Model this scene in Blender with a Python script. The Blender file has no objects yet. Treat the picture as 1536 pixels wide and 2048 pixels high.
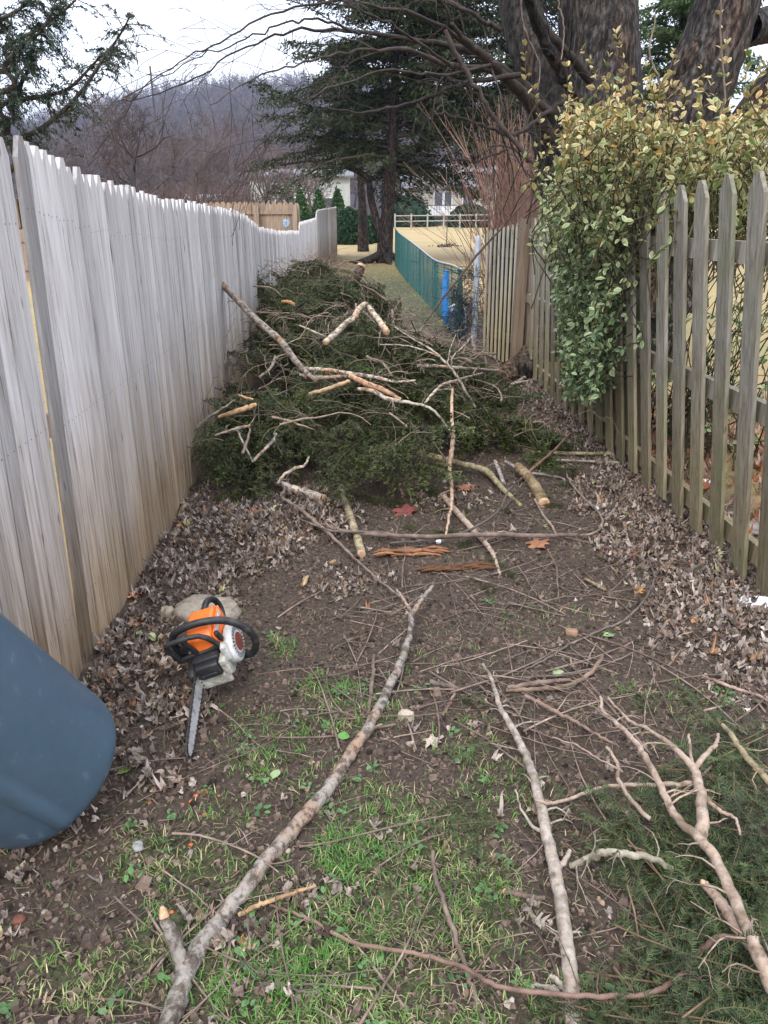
import bpy, math, random
import numpy as np
from mathutils import Vector, Matrix
rs = np.random.RandomState(7)
random.seed(7)
R = math.radians
SC = bpy.context.scene
COL = SC.collection

# ------------------------------------------------------------------ camera
CAM_H = 1.6; PITCH = R(22.0); YAW = R(2.08); FPX = 1479.0
cd = bpy.data.cameras.new('camera'); cam = bpy.data.objects.new('camera', cd); COL.objects.link(cam)
cam.location = (0, 0, CAM_H); cam.rotation_euler = (math.pi / 2 - PITCH, 0, -YAW)
cd.sensor_fit = 'VERTICAL'; cd.sensor_height = 36.0; cd.lens = 26.0; cd.clip_start = 0.05; cd.clip_end = 6000
SC.camera = cam
# ------------------------------------------------------------------ world: overcast daylight
SUN_EL, SUN_AZ = R(48), R(200)      # azimuth measured from +Y clockwise: behind the camera, slightly left
w = bpy.data.worlds.new('World'); SC.world = w; w.use_nodes = True
nt = w.node_tree; nt.nodes.clear(); N = nt.nodes.new; L = nt.links.new
out = N('ShaderNodeOutputWorld'); bg = N('ShaderNodeBackground'); L(bg.outputs[0], out.inputs[0])
sky = N('ShaderNodeTexSky'); sky.sky_type = 'NISHITA'; sky.sun_disc = False
sky.sun_elevation = SUN_EL; sky.sun_rotation = SUN_AZ; sky.air_density = 1.0; sky.dust_density = 3.0
tc = N('ShaderNodeTexCoord'); sep = N('ShaderNodeSeparateXYZ'); L(tc.outputs['Generated'], sep.inputs[0])
mp = N('ShaderNodeMapping'); mp.inputs['Scale'].default_value = (1.2, 1.2, 5.0); L(tc.outputs['Generated'], mp.inputs[0])
nz = N('ShaderNodeTexNoise'); nz.inputs['Scale'].default_value = 2.2; nz.inputs['Detail'].default_value = 5; L(mp.outputs[0], nz.inputs['Vector'])
cr = N('ShaderNodeValToRGB'); L(nz.outputs['Fac'], cr.inputs[0])
cr.color_ramp.elements[0].position = .35; cr.color_ramp.elements[0].color = (6.3, 7.2, 9.2, 1)
cr.color_ramp.elements[1].position = .62; cr.color_ramp.elements[1].color = (10.2, 10.4, 10.9, 1)
grd = N('ShaderNodeMapRange'); grd.inputs['From Min'].default_value = 0.05; grd.inputs['From Max'].default_value = 0.8
grd.inputs['To Min'].default_value = .95; grd.inputs['To Max'].default_value = 2.1; L(sep.outputs['Z'], grd.inputs['Value'])
ml = N('ShaderNodeVectorMath'); ml.operation = 'SCALE'; L(cr.outputs[0], ml.inputs[0]); L(grd.outputs[0], ml.inputs['Scale'])
mx = N('ShaderNodeMix'); mx.data_type = 'RGBA'; mx.inputs['Factor'].default_value = .86
L(sky.outputs[0], mx.inputs[6]); L(ml.outputs[0], mx.inputs[7]); L(mx.outputs[2], bg.inputs['Color'])
bg.inputs['Strength'].default_value = 0.10
sl = bpy.data.lights.new('sun', 'SUN'); sl.energy = 1.2; sl.angle = R(14); sl.color = (1, .96, .9)
so = bpy.data.objects.new('sun', sl); COL.objects.link(so)
sd = Vector((math.sin(SUN_AZ) * math.cos(SUN_EL), math.cos(SUN_AZ) * math.cos(SUN_EL), math.sin(SUN_EL)))
so.rotation_euler = sd.to_track_quat('Z', 'Y').to_euler()
SC.view_settings.view_transform = 'Standard'; SC.view_settings.look = 'None'
SC.view_settings.exposure = 0.88; SC.view_settings.gamma = 1.0
SC.render.engine = 'CYCLES'; SC.cycles.use_denoising = True
SC.cycles.max_bounces = 5; SC.cycles.diffuse_bounces = 3; SC.cycles.volume_bounces = 0
SC.cycles.volume_max_steps = 64

# ------------------------------------------------------------------ picture <-> place
fw = np.array([math.sin(YAW) * math.cos(PITCH), math.cos(YAW) * math.cos(PITCH), -math.sin(PITCH)])
rt = np.array([math.cos(YAW), -math.sin(YAW), 0.]); up = np.cross(rt, fw); CP = np.array([0, 0, CAM_H])
def ray(px, py): return fw + (px - 768) / FPX * rt + (1024 - py) / FPX * up
def P(px, py, Y):
    d = ray(px, py); return CP + d * (Y / d[1])
def G(px, py, z=0.):
    d = ray(px, py); return CP + d * ((z - CAM_H) / d[2])
def proj(p):
    q = np.asarray(p, float) - CP
    zc = q @ fw
    zs = np.where(zc < .05, .05, zc)
    return 768 + FPX * (q @ rt) / zs, 1024 - FPX * (q @ up) / zs, zc
WSC = 1.0
def wr(p, wpx):                     # half of a width in photo pixels, in metres at p
    return .5 * wpx / FPX * float((np.asarray(p) - CP) @ fw)

# ------------------------------------------------------------------ mesh building
class Geo:
    def __init__(s): s.V = []; s.C = []; s.Q = []; s.T = []; s.qm = []; s.tm = []; s.n = 0
    def add(s, V, Q=None, T=None, col=(1, 1, 1), m=0):
        V = np.asarray(V, float).reshape(-1, 3); k = len(V)
        c = np.asarray(col, float)
        if c.ndim == 1: c = np.tile(c[:3], (k, 1))
        s.V.append(V); s.C.append(c)
        if Q is not None and len(Q): q = np.asarray(Q, int) + s.n; s.Q.append(q); s.qm.append(np.full(len(q), m))
        if T is not None and len(T): t = np.asarray(T, int) + s.n; s.T.append(t); s.tm.append(np.full(len(t), m))
        s.n += k
        return s
    def arrays(s):
        V = np.concatenate(s.V); C = np.concatenate(s.C)
        Q = np.concatenate(s.Q) if s.Q else np.zeros((0, 4), int)
        T = np.concatenate(s.T) if s.T else np.zeros((0, 3), int)
        return V, C, Q, T
    def merge(s, V, Q, T, C, Rm, off, m=0, tint=None):
        # many copies of a prototype: Rm (n,3,3), off (n,3)
        n = len(off); k = len(V)
        W = np.einsum('nij,kj->nki', Rm, V) + off[:, None, :]
        CC = np.tile(C, (n, 1)).reshape(n, k, 3)
        if tint is not None: CC = CC * tint[:, None, :]
        base = (np.arange(n) * k)[:, None, None]
        QQ = (Q[None] + base).reshape(-1, 4) if len(Q) else None
        TT = (T[None] + base).reshape(-1, 3) if len(T) else None
        s.add(W.reshape(-1, 3), QQ, TT, CC.reshape(-1, 3), m)
    def mesh(s, name, mats, smooth=True):
        V, C, Q, T = s.arrays()
        me = bpy.data.meshes.new(name)
        nq, ntr = len(Q), len(T)
        me.vertices.add(len(V)); me.vertices.foreach_set('co', V.ravel().astype(np.float32))
        me.loops.add(nq * 4 + ntr * 3); me.polygons.add(nq + ntr)
        me.loops.foreach_set('vertex_index', np.concatenate([Q.ravel(), T.ravel()]).astype(np.int32))
        ls = np.concatenate([np.arange(nq) * 4, nq * 4 + np.arange(ntr) * 3]).astype(np.int32)
        me.polygons.foreach_set('loop_start', ls)
        mi = np.concatenate(s.qm + s.tm) if (s.qm or s.tm) else np.zeros(0)
        me.polygons.foreach_set('material_index', mi.astype(np.int32))
        me.polygons.foreach_set('use_smooth', np.full(nq + ntr, smooth))
        a = me.color_attributes.new('Col', 'FLOAT_COLOR', 'POINT')
        a.data.foreach_set('color', np.concatenate([C, np.ones((len(C), 1))], 1).ravel().astype(np.float32))
        for x in (mats if isinstance(mats, (list, tuple)) else [mats]): me.materials.append(x)
        me.update(calc_edges=True); me.validate()
        return me
    def build(s, name, mats, parent=None, smooth=True):
        o = bpy.data.objects.new(name, s.mesh(name, mats, smooth)); COL.objects.link(o)
        if parent: o.parent = parent
        return o

def tag(o, label=None, cat=None, group=None, kind=None):
    if label: o['label'] = label
    if cat: o['category'] = cat
    if group: o['group'] = group
    if kind: o['kind'] = kind
    return o
def thing(name, label, cat, loc=(0, 0, 0), group=None):
    o = bpy.data.objects.new(name, None); COL.objects.link(o); o.location = loc; o.empty_display_size = .05
    return tag(o, label, cat, group)
def copy_tree(o, kids):
    c = o.copy(); COL.objects.link(c)
    for k in kids:
        d = k.copy(); COL.objects.link(d); d.parent = c
    return c

def nrm(v):
    v = np.asarray(v, float); return v / (np.linalg.norm(v, axis=-1, keepdims=True) + 1e-12)
def frames(D, roll=None):           # rows of unit directions -> matrices whose Y column is the direction
    D = nrm(D); n = len(D)
    a = np.tile([0, 0, 1.], (n, 1)); a[np.abs(D[:, 2]) > .95] = [1, 0, 0]
    X = nrm(np.cross(D, a)); Z = np.cross(X, D)
    if roll is not None:
        c, s_ = np.cos(roll)[:, None], np.sin(roll)[:, None]
        X, Z = X * c + Z * s_, Z * c - X * s_
    return np.stack([X, D, Z], axis=2)
def smooth_path(pts, n=None, jit=0.):
    pts = np.asarray(pts, float); k = len(pts)
    if n is None: n = max(8, k * 4)
    if k < 3:
        t = np.linspace(0, 1, n)[:, None]; o = pts[0] * (1 - t) + pts[-1] * t
    else:
        e = np.vstack([2 * pts[0] - pts[1], pts, 2 * pts[-1] - pts[-2]])
        u = np.linspace(0, k - 1 - 1e-6, n); i = u.astype(int); t = (u - i)[:, None]
        p0, p1, p2, p3 = e[i], e[i + 1], e[i + 2], e[i + 3]
        o = .5 * ((2 * p1) + (-p0 + p2) * t + (2 * p0 - 5 * p1 + 4 * p2 - p3) * t * t + (-p0 + 3 * p1 - 3 * p2 + p3) * t ** 3)
    if jit: o[1:-1, :3] += rs.normal(0, jit, (n - 2, 3))
    return o
def tube(g, path, rad, sides=6, col=(1, 1, 1), m=0, cap=True, lump=0., capcol=None, capm=None):
    path = np.asarray(path, float); n = len(path)
    rad = np.broadcast_to(np.asarray(rad, float), (n,))
    t = nrm(np.gradient(path, axis=0))
    a = np.array([0, 0, 1.]) if abs(t[0][2]) < .9 else np.array([1., 0, 0])
    x = nrm(np.cross(t[0], a)); X = np.zeros((n, 3))
    for i in range(n):
        x = x - t[i] * (x @ t[i]); x = x / (np.linalg.norm(x) + 1e-9); X[i] = x
    Z = np.cross(t, X)
    an = np.arange(sides) / sides * 2 * math.pi
    rr = rad[:, None] * (1 + (rs.uniform(-lump, lump, (n, sides)) if lump else 0))
    V = path[:, None, :] + rr[..., None] * (X[:, None, :] * np.cos(an)[None, :, None] + Z[:, None, :] * np.sin(an)[None, :, None])
    i = np.arange(n - 1)[:, None] * sides; j = np.arange(sides)[None]; j2 = (j + 1) % sides
    Q = np.stack([i + j, i + j2, i + sides + j2, i + sides + j], -1).reshape(-1, 4)
    g.add(V.reshape(-1, 3), Q, None, col, m)
    if cap:
        for e, s_ in ((0, -1), (n - 1, 1)):
            ring = V[e]; c = path[e] + t[e] * s_ * rad[e] * .15
            T = [[sides, k, (k + 1) % sides] if s_ > 0 else [sides, (k + 1) % sides, k] for k in range(sides)]
            g.add(np.vstack([ring, c]), None, T, capcol if capcol is not None else col, m if capm is None else capm)
def box(g, a, b, col=(1, 1, 1), m=0, M=None):
    a = np.minimum(a, b); 
    x0, y0, z0 = a; x1, y1, z1 = np.maximum(a, b) if False else b
    V = np.array([[x0, y0, z0], [x1, y0, z0], [x1, y1, z0], [x0, y1, z0], [x0, y0, z1], [x1, y0, z1], [x1, y1, z1], [x0, y1, z1]], float)
    if M is not None: V = V @ np.asarray(M).T
    g.add(V, [[0, 3, 2, 1], [4, 5, 6, 7], [0, 1, 5, 4], [1, 2, 6, 5], [2, 3, 7, 6], [3, 0, 4, 7]], None, col, m)

def prism(g, outline, z0, z1, f, col=(1, 1, 1), m=0):
    # outline: 2D polygon (u,v), f(u,v,w)->3D
    k = len(outline)
    V = [f(u, v, z0) for u, v in outline] + [f(u, v, z1) for u, v in outline]
    c0 = np.mean(V[:k], 0); c1 = np.mean(V[k:], 0)
    V = np.array(V + [c0, c1])
    Q = [[i, (i + 1) % k, (i + 1) % k + k, i + k] for i in range(k)]
    T = [[2 * k, (i + 1) % k, i] for i in range(k)] + [[2 * k + 1, i + k, (i + 1) % k + k] for i in range(k)]
    g.add(V, Q, T, col, m)
def bevel(o, w_, seg=2):
    b = o.modifiers.new('bevel', 'BEVEL'); b.width = w_; b.segments = seg; b.limit_method = 'ANGLE'
    return o

# ------------------------------------------------------------------ materials
def mat(name, ramp, scale=6., stretch=(1, 1, 1), detail=6., rough=.85, bump=.3, bdist=.01, bscale=None, use_col=False,
        vary=0., spec=.25, metal=0., second=None, coords='Object', trans=0.):
    m = bpy.data.materials.new(name); m.use_nodes = True; nt = m.node_tree
    b = nt.nodes['Principled BSDF']; N = nt.nodes.new; L = nt.links.new
    tc = N('ShaderNodeTexCoord'); mp = N('ShaderNodeMapping'); mp.inputs['Scale'].default_value = stretch
    L(tc.outputs[coords], mp.inputs[0]); vec = mp.outputs[0]
    oi = None
    if vary or coords == 'Object':
        oi = N('ShaderNodeObjectInfo'); ad = N('ShaderNodeVectorMath'); ad.operation = 'ADD'
        sc = N('ShaderNodeMath'); sc.operation = 'MULTIPLY'; sc.inputs[1].default_value = 31.; L(oi.outputs['Random'], sc.inputs[0])
        L(vec, ad.inputs[0]); L(sc.outputs[0], ad.inputs[1]); vec = ad.outputs[0]
    n1 = N('ShaderNodeTexNoise'); n1.inputs['Scale'].default_value = scale; n1.inputs['Detail'].default_value = detail
    n1.inputs['Roughness'].default_value = .65; L(vec, n1.inputs['Vector'])
    cr = N('ShaderNodeValToRGB'); L(n1.outputs['Fac'], cr.inputs[0]); e = cr.color_ramp.elements
    while len(e) < len(ramp): e.new(.5)
    for q, (p_, c) in enumerate(ramp): e[q].position = p_; e[q].color = (*c, 1)
    col = cr.outputs[0]
    def mul(a, bsock):
        x = N('ShaderNodeMix'); x.data_type = 'RGBA'; x.blend_type = 'MULTIPLY'; x.inputs['Factor'].default_value = 1
        L(a, x.inputs[6]); L(bsock, x.inputs[7]); return x.outputs[2]
    if second:      # (scale, ramp) multiplied on top
        n2 = N('ShaderNodeTexNoise'); n2.inputs['Scale'].default_value = second[0]; n2.inputs['Detail'].default_value = 4; L(vec, n2.inputs['Vector'])
        c2 = N('ShaderNodeValToRGB'); L(n2.outputs['Fac'], c2.inputs[0]); e = c2.color_ramp.elements
        while len(e) < len(second[1]): e.new(.5)
        for q, (p_, c) in enumerate(second[1]): e[q].position = p_; e[q].color = (*c, 1)
        col = mul(col, c2.outputs[0])
    if use_col:
        at = N('ShaderNodeAttribute'); at.attribute_name = 'Col'; col = mul(col, at.outputs['Color'])
    if vary:
        mr = N('ShaderNodeMapRange'); mr.inputs['To Min'].default_value = 1 - vary; mr.inputs['To Max'].default_value = 1 + vary
        L(oi.outputs['Random'], mr.inputs['Value']); v = N('ShaderNodeVectorMath'); v.operation = 'SCALE'
        L(col, v.inputs[0]); L(mr.outputs[0], v.inputs['Scale']); col = v.outputs[0]
    L(col, b.inputs['Base Color'])
    b.inputs['Roughness'].default_value = rough; b.inputs['Metallic'].default_value = metal
    b.inputs['Specular IOR Level'].default_value = spec
    if bump:
        nb = N('ShaderNodeTexNoise'); nb.inputs['Scale'].default_value = bscale or scale * 3; nb.inputs['Detail'].default_value = 5; L(vec, nb.inputs['Vector'])
        bp = N('ShaderNodeBump'); bp.inputs['Strength'].default_value = bump; bp.inputs['Distance'].default_value = bdist
        L(nb.outputs['Fac'], bp.inputs['Height']); L(bp.outputs[0], b.inputs['Normal'])
    if trans:
        tr = N('ShaderNodeBsdfTranslucent'); L(col, tr.inputs[0]); ms = N('ShaderNodeMixShader'); ms.inputs[0].default_value = trans
        L(b.outputs[0], ms.inputs[1]); L(tr.outputs[0], ms.inputs[2]); L(ms.outputs[0], nt.nodes['Material Output'].inputs[0])
    return m
W3 = lambda a, b, c: (a, b, c)
def grey(v, t=(1, 1, 1)): return (v * t[0], v * t[1], v * t[2])

M_bark_grey = mat('grey_lichen_bark', [(.3, (.07, .055, .045)), (.44, (.16, .135, .115)), (.52, (.34, .31, .28)), (.62, (.40, .37, .34)), (.72, (.26, .15, .10))], 34, detail=9, bump=.9, bdist=.006, use_col=True, second=(7, [(.35, (.62, .58, .55)), (.5, (1, 1, 1)), (.68, (1.05, .78, .62))]))
M_bark_pale = mat('pale_peeled_bark', [(.3, (.12, .085, .065)), (.45, (.33, .26, .21)), (.6, (.44, .365, .31)), (.75, (.5, .43, .37))], 42, detail=9, bump=.7, bdist=.003, use_col=True, second=(14, [(.33, (.55, .52, .47)), (.5, (1, 1, 1)), (.7, (1.0, .92, .84))]))
M_bark_olive = mat('olive_grey_bark', [(.3, (.10, .085, .06)), (.5, (.24, .21, .155)), (.7, (.36, .32, .235))], 40, detail=9, bump=.8, bdist=.004, use_col=True, second=(10, [(.35, (.55, .5, .45)), (.55, (1, 1, 1))]))
M_twig = mat('twig_bark', [(.3, (.05, .038, .030)), (.6, (.16, .125, .105)), (.75, (.26, .21, .18))], 14, bump=.2, use_col=True, vary=.35)
M_cutwood = mat('fresh_cut_wood', [(.3, (.26, .13, .07)), (.5, (.46, .30, .18)), (.7, (.58, .43, .28))], 40, bump=.3, use_col=True)
M_trunk = mat('furrowed_trunk_bark', [(.40, (.006, .005, .0045)), (.5, (.030, .025, .022)), (.60, (.085, .073, .064))], 24, stretch=(1, 1, .33), detail=10, bump=1.0, bdist=.09, bscale=20, use_col=True, second=(3.2, [(.35, (.55, .53, .52)), (.52, (1.1, 1.1, 1.1)), (.68, (1.6, 1.15, .95))]))
M_needle = mat('evergreen_needles', [(.35, (.38, .40, .42)), (.62, (1.3, 1.25, 1.15))], 8, bump=0, rough=.55, use_col=True, vary=.25, trans=.12)
M_leaf = mat('dry_leaf', [(.3, (.6, .6, .6)), (.7, (1.15, 1.15, 1.15))], 30, bump=.3, bdist=.003, rough=.75, use_col=True)
M_waxleaf = mat('waxy_leaf', [(.3, (.75, .75, .75)), (.7, (1.1, 1.1, 1.1))], 25, bump=.0, rough=.4, spec=.4, use_col=True, trans=.15)
M_grass = mat('grass_blades', [(.3, (.8, .8, .8)), (.7, (1.1, 1.1, 1.1))], 10, bump=0, rough=.6, use_col=True, trans=.15)
M_stone = mat('rough_stone', [(.3, (.10, .085, .07)), (.5, (.24, .21, .18)), (.7, (.34, .31, .27))], 14, bump=.7, bdist=.012, use_col=True)
M_snow = mat('old_snow', [(.3, (.78, .80, .86)), (.7, (.88, .89, .92))], 20, bump=.4, rough=.6)

# ------------------------------------------------------------------ ground
def gz(x, y):
    x = np.asarray(x, float); y = np.asarray(y, float)
    z = .012 * np.sin(x * 3.1 + 1.) * np.sin(y * 2.3) + .008 * np.sin(x * 9 + y * 7) + .006 * np.sin(x * 17 - y * 13 + 2) + .004 * np.sin(x * 31 + 3) * np.sin(y * 29)
    f = np.clip(1 - (y - 6) / 30, .0, 1)
    hill = np.clip((y - 45) / 90, 0, 1) ** 1.5 * .6
    return z * f + hill
def build_ground():
    xs = np.unique(np.concatenate([np.linspace(-2500, -60, 14), np.linspace(-60, -4, 24), np.linspace(-4, -2, 20), np.linspace(-2, 2.6, 210), np.linspace(2.6, 6, 30), np.linspace(6, 60, 24), np.linspace(60, 2500, 14)]))
    ys = np.unique(np.concatenate([np.linspace(-60, -2, 8), np.linspace(-2, .8, 20), np.linspace(.8, 6.5, 260), np.linspace(6.5, 14, 100), np.linspace(14, 40, 50), np.linspace(40, 200, 40), np.linspace(200, 3000, 14)]))
    X, Y = np.meshgrid(xs, ys); Z = gz(X, Y)
    near = np.exp(-((X - .3) / 2.2) ** 4) * (Y > .3) * (Y < 14)
    Z = Z + near * rs.normal(0, .0028, X.shape)
    g = Geo(); n, k = X.shape
    i = np.arange(n - 1)[:, None] * k; j = np.arange(k - 1)[None]
    Q = np.stack([i + j, i + j + 1, i + k + j + 1, i + k + j], -1).reshape(-1, 4)
    # colour attribute: R = lawn, G = soft green turf in the lane, B = moist dirt
    lawn = np.clip((X - 2.05) / .5, 0, 1) + np.clip((-1.15 - X) / .15, 0, 1) + np.clip((Y - 19) / 9, 0, 1)
    px, py, zc = proj(np.stack([X, Y, Z], -1).reshape(-1, 3)); px = px.reshape(X.shape); py = py.reshape(X.shape)
    grass = np.zeros_like(X)
    for (cx, cy, rx, ry, a) in GRASS_P:
        grass = np.maximum(grass, a * np.clip(1.6 - 1.6 * (((px - cx) / rx) ** 2 + ((py - cy) / ry) ** 2), 0, 1))
    grass = np.where(zc.reshape(X.shape) > .3, grass, 0)
    far = np.clip((Y - 9) / 3, 0, 1) * np.clip((X + .9) / .8, 0, 1)
    C = np.stack([np.clip(lawn, 0, 1), np.clip(grass * .8 + far * .42, 0, 1), np.zeros_like(X)], -1).reshape(-1, 3)
    g.add(np.stack([X, Y, Z], -1).reshape(-1, 3), Q, None, C)
    m = bpy.data.materials.new('ground_soil'); m.use_nodes = True; nt = m.node_tree; N = nt.nodes.new; L = nt.links.new
    b = nt.nodes['Principled BSDF']; tc = N('ShaderNodeTexCoord')
    def noise(s, d=6, r_=.65):
        n = N('ShaderNodeTexNoise'); n.inputs['Scale'].default_value = s; n.inputs['Detail'].default_value = d; n.inputs['Roughness'].default_value = r_
        L(tc.outputs['Object'], n.inputs['Vector']); return n.outputs['Fac']
    def ramp(f, st):
        c = N('ShaderNodeValToRGB'); L(f, c.inputs[0]); e = c.color_ramp.elements
        while len(e) < len(st): e.new(.5)
        for q, (p_, k_) in enumerate(st): e[q].position = p_; e[q].color = (*k_, 1)
        return c.outputs[0]
    def mixc(f, a, b_):
        x = N('ShaderNodeMix'); x.data_type = 'RGBA'; L(f, x.inputs[0]); L(a, x.inputs[6]); L(b_, x.inputs[7]); return x.outputs[2]
    def math_(op, a, b_):
        x = N('ShaderNodeMath'); x.operation = op; x.use_clamp = True
        for q, v in enumerate((a, b_)):
            if isinstance(v, (int, float)): x.inputs[q].default_value = v
            else: L(v, x.inputs[q])
        return x.outputs[0]
    dirt = mixc(noise(1.7, 4), ramp(noise(45, 8, .75), [(.3, (.012, .009, .006)), (.5, (.054, .039, .029)), (.68, (.145, .108, .083))]),
                ramp(noise(70, 8, .8), [(.3, (.014, .009, .006)), (.5, (.070, .046, .032)), (.72, (.175, .118, .083))]))
    turf = ramp(noise(60, 6), [(.3, (.014, .018, .007)), (.5, (.055, .062, .024)), (.7, (.13, .12, .055))])
    farl = mixc(noise(.35, 3), ramp(noise(9, 8), [(.3, (.22, .155, .06)), (.7, (.42, .32, .145))]), ramp(noise(7, 8), [(.3, (.26, .165, .07)), (.7, (.36, .26, .12))]))
    patch = ramp(noise(.25, 2), [(.52, (0, 0, 0)), (.62, (1, 1, 1))])
    farl = mixc(math_('MULTIPLY', patch, .5), farl, ramp(noise(8, 8), [(.3, (.10, .13, .04)), (.7, (.24, .25, .09))]))
    at = N('ShaderNodeAttribute'); at.attribute_name = 'Col'; sp = N('ShaderNodeSeparateColor'); L(at.outputs['Color'], sp.inputs[0])
    gmask = ramp(math_('ADD', sp.outputs[1], math_('SUBTRACT', noise(9, 5), .5)), [(.30, (0, 0, 0)), (.60, (1, 1, 1))])
    c = mixc(gmask, dirt, turf); c = mixc(sp.outputs[0], c, farl)
    L(c, b.inputs['Base Color'])
    rg = N('ShaderNodeMapRange'); rg.inputs['To Min'].default_value = .55; rg.inputs['To Max'].default_value = 1.; L(noise(12), rg.inputs['Value']); L(rg.outputs[0], b.inputs['Roughness'])
    b.inputs['Specular IOR Level'].default_value = .3
    bp = N('ShaderNodeBump'); bp.inputs['Strength'].default_value = .9; bp.inputs['Distance'].default_value = .02
    L(math_('ADD', noise(28, 8, .7), math_('MULTIPLY', noise(110, 6, .8), .5)), bp.inputs['Height']); L(bp.outputs[0], b.inputs['Normal'])
    tag(g.build('ground', m), kind='structure')
# grass patches traced: centre x,y, radii (photo pixels), density
GRASS_P = [(800, 1720, 210, 160, 1.0), (770, 1880, 260, 150, .9), (620, 1980, 330, 110, .8), (360, 1900, 130, 150, .75), (720, 1420, 120, 60, .7), (660, 1380, 90, 40, .6),
           (330, 1720, 130, 70, .8), (480, 1760, 130, 70, .55), (440, 1640, 90, 60, .45), (180, 1960, 200, 90, .6), (570, 1300, 45, 30, .8), (560, 1470, 90, 60, .5), (880, 1820, 200, 200, .8),
           (1000, 1580, 110, 90, .45), (640, 1560, 100, 70, .2), (1060, 2000, 200, 60, .5), (920, 1480, 100, 60, .4), (1330, 1400, 130, 40, .35), (880, 1330, 150, 50, .12), (1100, 1240, 120, 40, .15), (500, 1500, 80, 90, .5),
           (760, 2040, 420, 50, .7), (750, 1620, 90, 90, .6), (620, 1880, 120, 60, .4)]
build_ground()

def gpt(px, py, h=0.):              # a point resting on the ground under that picture point
    p = G(px, py, h); 
    for _ in range(2): p = G(px, py, h + float(gz(p[0], p[1])))
    return p

# pile height
LOBES = [(-.50, 8.7, 1.25, 2.3, 1.0), (-.15, 6.3, 1.4, 1.75, .72), (-.62, 5.0, .85, 1.05, .44), (.85, 5.1, .75, .8, .22), (.2, 5.05, 1.0, .9, .50), (.85, 7.3, .75, 1.3, .26)]
def pile(x, y):
    x = np.asarray(x, float); y = np.asarray(y, float); h = np.zeros(np.broadcast(x, y).shape)
    for cx, cy, rx, ry, a in LOBES:
        h = np.maximum(h, a * np.clip(1 - ((x - cx) / rx) ** 2 - ((y - cy) / ry) ** 2, 0, 1) ** .65)
    return h
def onpile(px, py, lift=0.):        # where that line of sight meets the heap (or the ground)
    d = ray(px, py); t = 2.2
    while t < 40:
        q = CP + d * t
        if q[2] <= float(pile(q[0], q[1])) + float(gz(q[0], q[1])) + lift: return q
        t += .02
    return CP + d * t

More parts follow.
